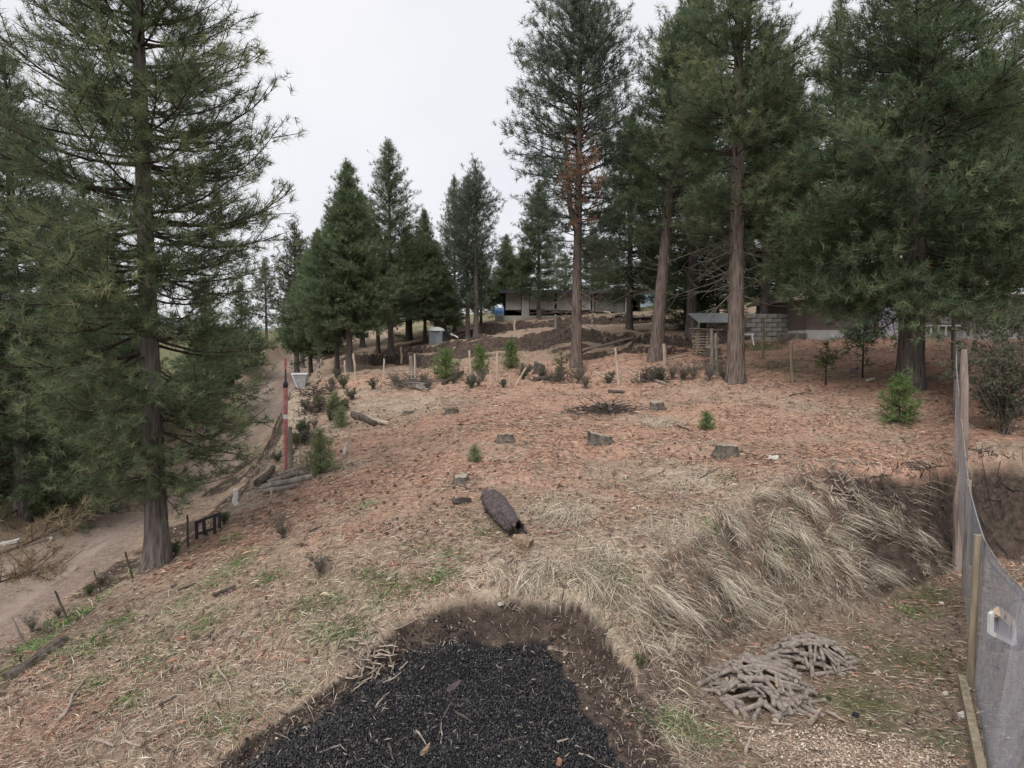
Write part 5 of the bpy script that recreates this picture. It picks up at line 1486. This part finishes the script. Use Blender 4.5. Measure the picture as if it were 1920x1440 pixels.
# ------------------------------------------------------------------ stumps, logs, sticks, cones, stones
def stump(px, py, wpx, hpx, label, tilt=0.0, top=STUMPTOP, seed=0):
    a = G(px, py); s = wpx / FPX * a[1] / 2; h = hpx / FPX * a[1] * .75
    rs = np.random.RandomState(seed + 7)
    r = tag(empty("tree_stump", a, rs.uniform(0, 6)), label, "stump")
    n = 16; m = MB()
    ph = rs.uniform(.85, 1.15, n)
    rings = []
    for (z, k) in ((-.15, 1.45), (0, 1.3), (h * .3, 1.05), (h * .7, .98), (h * .97, .95)):
        rings.append([(math.cos(6.283 * i / n) * s * k * ((ph[i] - 1) * (1.6 if z <= 0 else 1) + 1), math.sin(6.283 * i / n) * s * k * ((ph[i] - 1) * (1.6 if z <= 0 else 1) + 1), z + (tilt * math.cos(6.283 * i / n) * s if z > h * .9 else 0) + rs.normal() * .008) for i in range(n)])
    V = [q for R_ in rings for q in R_]; F = [(i * n + k, i * n + (k + 1) % n, (i + 1) * n + (k + 1) % n, (i + 1) * n + k) for i in range(4) for k in range(n)]
    m.add(V, F); m.build("bark", STUMPBARK, r)
    m = MB(); t = rings[-1]; m.add([(q[0] * .98, q[1] * .98, q[2] + .004) for q in t] + [(0, 0, h + .012)], [(i, (i + 1) % n, n) for i in range(n)]); m.build("cut_face", top, r)
stump(948, 826, 30, 16, "round stump with a pale cut face above the open slope", .05, seed=1)
stump(1122, 828, 46, 20, "broad mossy stump with a dark crumbling side, middle of the slope", -.25, seed=2)
stump(1362, 851, 44, 22, "wide stump with pale top below the olive pine", .05, seed=3)
stump(1231, 765, 26, 16, "small grey stump near the dark brush heap", .15, seed=4)
stump(865, 903, 28, 15, "grey green stump left above the charred log", .2, seed=5)
stump(766, 776, 18, 8, "tiny cut stump with a stick beside it on the upper left slope", 0, seed=6)
stump(1012, 700, 20, 26, "tall grey snag in the brush left of the forked pine", .4, seed=7)
stump(848, 776, 26, 10, "low dark stump on the upper slope", .2, seed=8)
stump(1335, 665, 30, 20, "dark root stump beside the mossy grey posts", .2, seed=9)

def hollow_log():
    A, B = G(918, 946), G(968, 1008)
    A = A + np.array([0, 0, .14]); B = B + np.array([0, 0, .15])
    v = B - A; L = np.linalg.norm(v); dirv = Vector(v / L)
    side = dirv.cross(Vector((0, 0, 1))).normalized(); up = side.cross(dirv)
    r = tag(empty("charred_log", A), "blackened hollow log lying down the slope with its open end toward the camera", "log")
    rs = np.random.RandomState(3)
    n, k = 22, 15; R = .185
    m = MB(); V, F = [], []
    for lay, rr in ((0, 1.0), (1, .78)):
        for i in range(k):
            t = i / (k - 1)
            for j in range(n):
                ang = RAD(-55) + RAD(290) * j / (n - 1)
                q = R * rr * (1 + .10 * math.sin(3 * ang + 4 * t) + rs.normal() * .035) * (1 + .12 * math.sin(5 * t))
                end = (.05 * rs.normal() if i in (0, k - 1) else 0)
                p = dirv * (L * t + end + (.10 * math.sin(ang * 2) if i == k - 1 else 0)) + side * math.cos(ang) * q + up * math.sin(ang) * q * .85
                V.append(tuple(p))
    o = n * k
    for i in range(k - 1):
        for j in range(n - 1):
            a, b = i * n + j, i * n + j + 1
            F.append((a, b, b + n, a + n)); F.append((o + a, o + a + n, o + b + n, o + b))
    for i in range(k - 1):
        for j in (0, n - 1): a = i * n + j; F.append((a, a + n, o + a + n, o + a))
    for j in range(n - 1):
        for i in (0, k - 1): a = i * n + j; F.append((a, a + 1, o + a + 1, o + a))
    m.add(V, F); m.build("shell", CHARRED, r, smooth=False)
    for q in range(4):
        m = MB(); t = rs.uniform(.1, .9); p = dirv * L * t + side * R * .9 * rs.choice([-1, 1]) - up * .08
        m.tube([p, p + Vector(rs.normal(size=3) * .05), p + Vector((rs.normal() * .08, rs.normal() * .08, -.06))], [.05, .04, .02], 6, True, .2); m.build("knot", CHARRED, r)
    C = G(978, 1030)
    m = MB(); random.seed(8)
    a = G(966, 1022) - C; b = G(995, 1030) - C
    m.tube([tuple(a + np.array([0, 0, .06])), tuple((a + b) / 2 + np.array([0, 0, .09])), tuple(b + np.array([0, 0, .06]))], [.12, .13, .11], 10, True, .18)
    tag(m.build("rotten_chunk", ROTTEN, None, C), "crumbling pale brown wood chunk at the charred log's open end", "wood chunk")
    m = MB(); a = G(866, 945); m.tube([(-.16, -.08, .05), (0, 0, .07), (.16, .1, .04)], [.05, .07, .045], 8, True, .25)
    tag(m.build("rotten_chunk", STICK_DK, None, a), "dark wood chunk lying left of the charred log", "wood chunk")
hollow_log()

def log_between(pa, pb, r0, label, mat=STICK, name="fallen_log", cat="log", group=None, bend=.03, n=8, lift=.6, taper=.75, ends=None, jit=.12):
    a, b = G(*pa), G(*pb)
    L = np.linalg.norm(b - a); pts = []; k = 6
    for i in range(k):
        t = i / (k - 1); p = a + (b - a) * t
        p[0] += random.uniform(-1, 1) * bend * L; z = Hs(p[0], p[1])
        p[2] = max(p[2], z) + r0 * lift; pts.append(tuple(p - a))
    m = MB(); m.tube(pts, [r0 * (1 - (1 - taper) * i / (k - 1)) for i in range(k)], n, True, jit)
    return tag(m.build(name, mat, None, a), label, cat, group)
random.seed(21)
log_between((14, 1278), (122, 1203), .075, "long dark mossy log on the turf at the left edge", STUMPBARK)
log_between((40, 1262), (118, 1212), .05, "thin log lying close along the dark mossy log", STUMPBARK)
LG = "weathered logs heaped at the bank by the red pole"
for pa, pb, rr, mt in [((485, 915), (512, 885), .10, STUMPBARK), ((490, 922), (585, 900), .08, WOOD_GREY), ((500, 912), (580, 886), .07, WOOD_GREY), ((495, 928), (560, 915), .06, WOOD_GREY), ((520, 900), (572, 882), .08, STICK), ((545, 893), (590, 893), .06, WOOD_GREY)]:
    log_between(pa, pb, rr, "weathered grey log in the heap on the bank in front of the red pole", mt, group=LG, lift=1.1)
log_between((664, 782), (702, 800), .13, "split log half hidden in weeds, darker upper one", STUMPBARK, jit=.2)
log_between((690, 790), (730, 798), .09, "split log with a pale torn face, lower one", WOOD_PALE, jit=.2)
PG = "grey poles stacked by the fence"
for q in range(6):
    log_between((752 + 4 * q, 722 + 1.6 * q + random.uniform(-2, 2)), (796 + 2 * q, 716 + 3.5 * q + random.uniform(-2, 2)), .055, "grey pole in the low stack before the thick grey post", WOOD_GREY, "fallen_pole", "pole", PG, lift=1.6)
log_between((832, 722), (870, 700), .09, "dark log slanting up behind the short stick, right of the bright sapling", STICK_DK)
log_between((1000, 716), (1030, 712), .10, "dark log lying at the foot of the grey brush", STICK_DK)
log_between((1080, 668), (1185, 640), .08, "long fallen pole climbing the slope right of the forked pine", STICK, lift=1.0)
log_between((1135, 588), (1166, 606), .06, "pale pole propped on the terrace rail right of the forked trunk", WOOD_PALE, lift=2.0)
log_between((1140, 608), (1222, 601), .10, "long grey rail lying along the terrace edge", WOOD_GREY, lift=1.2)
log_between((838, 625), (856, 640), .05, "white pole leaning beside the grey tank", WHITEP, lift=3)
log_between((1180, 655), (1200, 642), .06, "dark plank on the bank behind the tall pale post", STICK_DK)
log_between((1290, 668), (1245, 676), .05, "pale rail from the stout post toward the mossy posts", STICK)
log_between((1205, 708), (1250, 722), .06, "curved pole on the dark brush heap", WOOD_GREY)
log_between((595, 692), (608, 672), .06, "pale pole slanting on the bank above the track's end", STICK, lift=2)
log_between((585, 727), (602, 700), .05, "pale pole slanting on the weedy bank right of the bin", STICK, lift=2)
log_between((1140, 736), (1170, 738), .06, "dark log end on red needles below the tall pale post", STICK_DK)

def heap(px, py, w, h, n, label, mat, seed):
    a = G(px, py); rs = np.random.RandomState(seed); m = MB()
    for k in range(n):
        x, y_ = rs.normal() * w * .4, rs.normal() * w * .3
        z = Hs(a[0] + x, a[1] + y_) - a[2] + max(0, h * (1 - (x / w) ** 2 - (y_ / w) ** 2) * rs.uniform(0, 1))
        d = rs.normal(size=3); d[2] *= .3; d /= np.linalg.norm(d); L = rs.uniform(.3, 1.0) * w * .6
        p = np.array([x, y_, z]); q = p + d * L; q[2] = max(q[2], Hs(a[0] + q[0], a[1] + q[1]) - a[2] + .01)
        m.tube([p, (p + q) / 2 + rs.normal(size=3) * .04, q], [rs.uniform(.008, .022), .012, .005], 4, False)
    o = m.build("brush_heap", mat, None, a); tag(o, label, "brush heap", kind='stuff')
heap(1130, 775, 1.1, .22, 150, "low heap of dark dead twigs on the red needles", STICK_DK, 1)
heap(1222, 715, .7, .45, 110, "dark rusty brush heap between the stakes and the leaning pine", STICK_DK, 2)
heap(770, 725, 1.3, .35, 130, "grey brush heap over the stacked poles", TWIG, 3)
heap(1045, 715, 1.0, .3, 90, "dark brush at the forked pine's foot", STICK_DK, 4)
heap(1340, 690, .8, .5, 90, "twigs heaped round the mossy posts", TWIG, 5)
heap(590, 740, 1.0, .3, 90, "twigs along the bank below the bin", STICK_DK, 6)
heap(690, 1230, .5, .12, 60, "pale dead stems at the pit's left rim", STICK, 7)
heap(600, 770, 1.0, .4, 90, "dark roots in the eroded bank by the track", STICK_DK, 8)
heap(1560, 900, .9, .15, 60, "dead stems on the lip of the cut bank", STICK, 9)
heap(1650, 960, .7, .2, 50, "dark roots on the cut bank", STICK_DK, 10)

heap(1850, 880, .8, .15, 40, "dark roots hanging on the cut face behind the netting", STICK_DK, 11)
heap(1740, 900, .7, .15, 40, "dark roots on the cut face left of the netting", STICK_DK, 12)
heap(575, 830, .7, .3, 60, "dark roots hanging on the eroded bank right of the red pole", STICK_DK, 13)
# sticks and small branches on the slope
SG = "fallen sticks on the slope"
LANDMARKS = [(nm, px, py) for nm, px, py in [("the charred log", 945, 975), ("the big pine's foot", 300, 1060), ("the dark mossy log", 70, 1240), ("the charcoal heap", 820, 1330), ("the nearer firewood heap", 1425, 1290), ("the smaller firewood heap", 1518, 1243), ("the red pole", 540, 880),
    ("the wide pale topped stump", 1362, 845), ("the broad mossy stump", 1122, 822), ("the round pale stump", 948, 820), ("the grey green stump", 865, 900), ("the pit's back rim", 940, 1130), ("the lip of the cut bank", 1560, 870), ("the grassy bank", 1400, 1080), ("the weathered log heap", 540, 905), ("the fence's kick board", 1835, 1350), ("the pit's left rim", 600, 1300), ("the black barrier", 390, 1000), ("the longest leaning stake", 128, 1165), ("the small grey stump", 1231, 760)]]
def where(pa, pb):
    x_, y_ = (pa[0] + pb[0]) / 2, (pa[1] + pb[1]) / 2
    nm, px, py = min(LANDMARKS, key=lambda q: (q[1] - x_) ** 2 + 2 * (q[2] - y_) ** 2)
    dx_, dy_ = x_ - px, y_ - py
    rel = ("left of" if dx_ < 0 else "right of") if abs(dx_) > abs(dy_) * 1.2 else ("beyond" if dy_ < 0 else "in front of")
    return ("close " if math.hypot(dx_, dy_) < 70 else "some way ") + rel + " " + nm
USED = set()
def stick(pa, pb, r_=.012, mat=STICK, label=None, group=SG):
    ln = math.hypot(pa[0] - pb[0], pa[1] - pb[1])
    label = ("long" if ln > 45 else "medium" if ln > 28 else "short") + (" dark" if mat is STICK_DK else " pale") + (" thick" if r_ > .017 else " thin") + (" half burnt stick " if group == "sticks on the charcoal" else " fallen stick ") + where(pa, pb)
    if label in USED:
        s_ = -(pb[1] - pa[1]) / ((pb[0] - pa[0]) or 1)
        label += ", level" if abs(s_) < .35 else ", slanting right" if s_ > 0 else ", slanting left"
    if len(label.split()) > 16: label = label.replace('some way ', '')
    USED.add(label)
    return log_between(pa, pb, r_, label, mat, "fallen_stick", "stick", group, .04, 6, 1.9, .5)
for pa, pb, rr in [((108,1360),(160,1278),.022), ((112,1352),(150,1300),.016), ((120,1340),(105,1325),.012), ((175,1395),(215,1408),.025), ((230,1395),(262,1406),.018), ((405,1255),(435,1296),.018), ((458,1236),(500,1220),.014), ((508,1308),(552,1280),.016),
                   ((520,1310),(540,1300),.012), ((285,1285),(325,1250),.013), ((250,1380),(310,1350),.012), ((140,1375),(190,1345),.012), ((355,1240),(375,1250),.01), ((315,1140),(345,1162),.012), ((215,1230),(232,1203),.011), ((640,945),(700,985),.016), ((715,882),(735,872),.02),
                   ((560,1150),(600,1165),.012), ((620,1080),(640,1040),.010), ((850,775),(880,768),.02), ((830,768),(865,766),.03), ((780,770),(740,785),.02), ((700,845),(680,852),.014), ((1160,1130),(1215,1105),.014), ((1215,1105),(1228,1078),.010), ((1480,905),(1510,870),.014),
                   ((1500,935),(1512,900),.012), ((1590,860),(1610,880),.012), ((1660,1220),(1690,1182),.010), ((1400,1420),(1412,1372),.022), ((1380,1365),(1432,1372),.016), ((1445,1362),(1485,1366),.018), ((1550,1340),(1590,1362),.022), ((1520,1365),(1540,1338),.035), ((1300,1160),(1340,1190),.009),
                   ((1560,1250),(1625,1278),.009), ((1460,1395),(1520,1412),.010), ((1180,955),(1215,935),.012), ((905,1060),(945,1030),.012), ((980,950),(996,975),.022), ((740,1190),(790,1165),.012), ((600,1225),(640,1205),.010), ((960,1150),(985,1120),.008), ((470,1325),(500,1350),.010)]:
    stick(pa, pb, rr)
for pa, pb, rr in [((335,1112),(368,1098),.022), ((400,1122),(440,1108),.03), ((425,1116),(442,1104),.03), ((320,1105),(332,1100),.02), ((130,1330),(160,1322),.018), ((1310,900),(1350,880),.014), ((1390,850),(1420,856),.014), ((580,1000),(605,990),.02), ((1270,800),(1300,812),.02), ((1480,745),(1510,738),.02), ((300,1328),(330,1312),.02)]:
    stick(pa, pb, rr, STICK_DK, "dark fallen stick on the red and tan litter", "dark fallen sticks on the slope")
rs = np.random.RandomState(44)
for k in range(60):
    px, py = rs.uniform(60, 1500), rs.uniform(880, 1420)
    g = G(px, py)
    if MA(PITM, g[0], g[1]) > .1 or MA(ROAD, g[0], g[1]) > .2 or (px > 1150 and py > 1000): continue
    L = rs.uniform(14, 46); an = rs.normal() * .7 - .35
    stick((px, py), (px + math.cos(an) * L, py + math.sin(an) * L * .6), rs.uniform(.006, .013), STICK if rs.rand() < .7 else STICK_DK, "thin fallen twig lying on the needle litter", "thin twigs on the slope")

# sticks and bits on the charcoal
for pa, pb, rr in [((660,1302),(688,1280),.014), ((705,1330),(730,1302),.014), ((832,1350),(860,1305),.012), ((855,1342),(885,1362),.016), ((728,1400),(738,1432),.018), ((738,1400),(765,1385),.010), ((905,1282),(935,1275),.010), ((1045,1398),(1065,1392),.014), ((780,1375),(800,1400),.012), ((825,1400),(830,1352),.009),
                   ((940,1395),(990,1385),.012), ((985,1290),(1035,1272),.010), ((748,1262),(765,1246),.016), ((640,1400),(600,1415),.010), ((1085,1418),(1115,1430),.012), ((1140,1345),(1160,1360),.012)]:
    stick(pa, pb, rr, STICK if random.random() < .6 else STICK_DK, "half burnt stick on the charcoal heap", "sticks on the charcoal")
def slab(px, py, w, d, h, label, mat, name, cat, group=None, rz=None, tilt=.2, seed=0):
    a = G(px, py); rs_ = np.random.RandomState(seed + int(px)); n = 9; m = MB()
    ph = rs_.uniform(.65, 1.15, n)
    V = [(math.cos(6.283 * i / n) * w * ph[i], math.sin(6.283 * i / n) * d * ph[i], z + rs_.normal() * h * .15) for z in (0, h) for i in range(n)]
    m.add(V, [tuple(range(n - 1, -1, -1)), tuple(range(n, 2 * n))] + [(i, (i + 1) % n, n + (i + 1) % n, n + i) for i in range(n)])
    o = m.build(name, mat, None, a + np.array([0, 0, .005])); o.rotation_euler = (rs_.uniform(-tilt, tilt), rs_.uniform(-tilt, tilt), rs_.uniform(0, 6) if rz is None else rz)
    return tag(o, label, cat, group)
slab(852, 1290, .14, .06, .035, "charred flat board piece in the middle of the charcoal", CHARRED, "charred_board", "board")
slab(800, 1412, .10, .03, .05, "brown corn husk like scrap on the charcoal", ROTTEN, "husk_scrap", "scrap")
slab(1048, 1436, .04, .035, .06, "pinkish stone at the bottom edge of the charcoal", REDBARK, "stone", "stone")
BG = "reddish bark flakes on the slope"
for (px, py, s) in [(843,1003,.07),(858,996,.05),(812,985,.05),(850,975,.045),(1000,965,.09),(988,955,.06),(738,1062,.09),(780,1065,.07),(760,1100,.08),(700,1060,.05),(340,1200,.08),(420,1235,.04),(905,990,.04),(925,1000,.05),(1290,950,.05),(200,1375,.06),(250,1345,.05),(650,1010,.05),(1395,1330,.06),(1480,1330,.05),(1180,1360,.05)]:
    slab(px, py, s, s * .5, .02, "reddish bark flake lying on the litter", REDBARK, "bark_flake", "bark", BG)
WG = "pale chips on the slope"
for (px, py, s) in [(725,1069,.06),(848,1000,.04),(365,1248,.035),(425,1232,.03),(378,1292,.03),(280,1165,.035),(915,885,.06),(1290,785,.05),(945,905,.05)]:
    slab(px, py, s, s * .4, .02, "pale torn wood chip on the slope", WOOD_PALE, "wood_chip", "wood chip", WG)
slab(1450, 862, .11, .08, .07, "white stone on red needles left of the cut bank", WHITE_ST, "stone", "stone")
slab(1632, 714, .16, .08, .06, "flat white stone below the brown house", WHITE_ST, "stone", "stone")
slab(1597, 700, .12, .03, .15, "grey blue scrap on the bank below the house", GREYP, "scrap_sheet", "scrap")
slab(1558, 690, .10, .03, .06, "white scrap on the bank beside the wispy sapling", WHITE_ST, "scrap_sheet", "scrap")
slab(1680, 645, .14, .08, .12, "pale stone at the left of the broad pine's trunk", WHITE_ST, "stone", "stone")
slab(1773, 1303, .06, .04, .03, "pale stone on the floor near the fence's kick board", WHITE_ST, "stone", "stone")
slab(1817, 1295, .04, .03, .03, "small pale stone touching the kick board", WHITE_ST, "stone", "stone")
slab(1812, 1345, .13, .08, .03, "crumpled pale scrap at the fence's foot", WHITE_ST, "scrap_sheet", "scrap")
slab(1765, 1133, .05, .04, .02, "pale scrap on the mossy floor below the bank", WHITE_ST, "scrap_sheet", "scrap")
slab(940, 1135, .07, .05, .04, "grey stone stuck in the pit's back rim", WHITE_ST, "stone", "stone")
slab(1552, 1312, .07, .04, .02, "dark green leaf scrap right of the firewood", N_BUSH, "green_scrap", "scrap")
slab(1605, 1345, .06, .04, .03, "dark green bottle like scrap by the sandy patch", BLACKPL, "green_scrap", "scrap")
slab(95, 1013, .2, .07, .06, "white scrap on the verge beyond the track", WHITE_ST, "scrap_sheet", "scrap")
slab(20, 1020, .25, .1, .08, "white scrap on the verge at the left edge", WHITE_ST, "scrap_sheet", "scrap")

# pine cones
cm = MB(); random.seed(3)
cm.tube([(0, 0, 0), (0, 0, .012), (0, 0, .035), (0, 0, .06), (0, 0, .078)], [.008, .026, .031, .02, .004], 8, True, .22)
cone_me = cm.mesh("pine_cone"); cone_me.materials.append(CONE)
rs = np.random.RandomState(66); k = 0
while k < 120:
    px, py = rs.normal(800, 380), rs.uniform(755, 1180)
    if not 200 < px < 1560: continue
    g = G(px, py)
    if MA(NEED, g[0], g[1]) < .2 or MA(ROAD, g[0], g[1]) > .1: continue
    o = link("pine_cone", cone_me, None, None, g + np.array([0, 0, .028])); s = rs.uniform(.6, 1.15)
    o.scale = (s, s, s); o.rotation_euler = (1.57 + rs.normal() * .2, rs.uniform(0, 6), rs.uniform(0, 6))
    tag(o, "dark fallen pine cone on the needle covered slope", "pine cone", "pine cones scattered on the slope"); k += 1

# ------------------------------------------------------------------ two heaps of firewood
log_meshes = []
for q in range(8):
    random.seed(500 + q); m = MB(); L = random.uniform(.2, .5); b = random.uniform(-.014, .014)
    m.tube([(-L / 2, 0, 0), (-L / 4, b * .7, .004), (0, b, 0), (L / 4, b * .6, -.004), (L / 2, 0, 0)], [.030, .028, .027, .028, .025], 9, False, .07)
    me = m.mesh("firewood_log", True); me.materials.append(LOGBARK)
    ends = []
    for sx in (-1, 1):
        m2 = MB(); n = 9; m2.add([(sx * L / 2, math.cos(6.283 * i / n) * .027, math.sin(6.283 * i / n) * .027) for i in range(n)], [tuple(range(n)) if sx > 0 else tuple(range(n - 1, -1, -1))])
        me2 = m2.mesh("cut_end"); me2.materials.append(LOGEND if q % 2 else STUMPTOP); ends.append(me2)
    log_meshes.append((me, ends, L))
def firewood(c, rx, ry, hmax, n, base_ang, label, group, seed, outl=0):
    rs_ = np.random.RandomState(seed)
    for k in range(n):
        me, me2, L = log_meshes[rs_.randint(8)]
        out = k >= n - outl
        rr = math.sqrt((k + .5) / (n - outl)) if not out else rs_.uniform(1.0, 1.25); th = k * 2.399 + rs_.normal() * .2
        x, y_ = c[0] + math.cos(th) * rr * rx, c[1] + math.sin(th) * rr * ry
        top = hmax * max(0, 1 - rr * rr) ** .7
        g = Hs(x, y_); z = g + .033 + top * (1.0 if k % 3 else .55)
        az = base_ang + rs_.normal() * (.75 if not out else 1.2)
        if rs_.rand() < .15: az += 1.3
        pitch = math.atan2((hmax * 1.3 * rr * math.cos(th - az)) if not out else 0, rx) * .8
        r = empty("firewood_log", (x, y_, z)); s = rs_.uniform(.6, 1.45)
        r.rotation_euler = (rs_.uniform(0, 6), pitch + rs_.normal() * .06, az); r.scale = (rs_.uniform(.8, 1.15), s, s)
        tag(r, label, "firewood", group)
        link("bark", me, None, r); [link("cut_end", q_, None, r) for q_ in me2]
c1, c2 = G(1425, 1300), G(1518, 1243)
firewood(c1, .58, .54, .38, 150, -.72, "grey barked firewood stick in the larger, nearer heap", "firewood sticks of the larger heap", 1, 22)
firewood(c2, .50, .38, .32, 100, -.80, "grey barked firewood stick in the smaller heap behind, against the bank", "firewood sticks of the smaller heap", 2, 12)
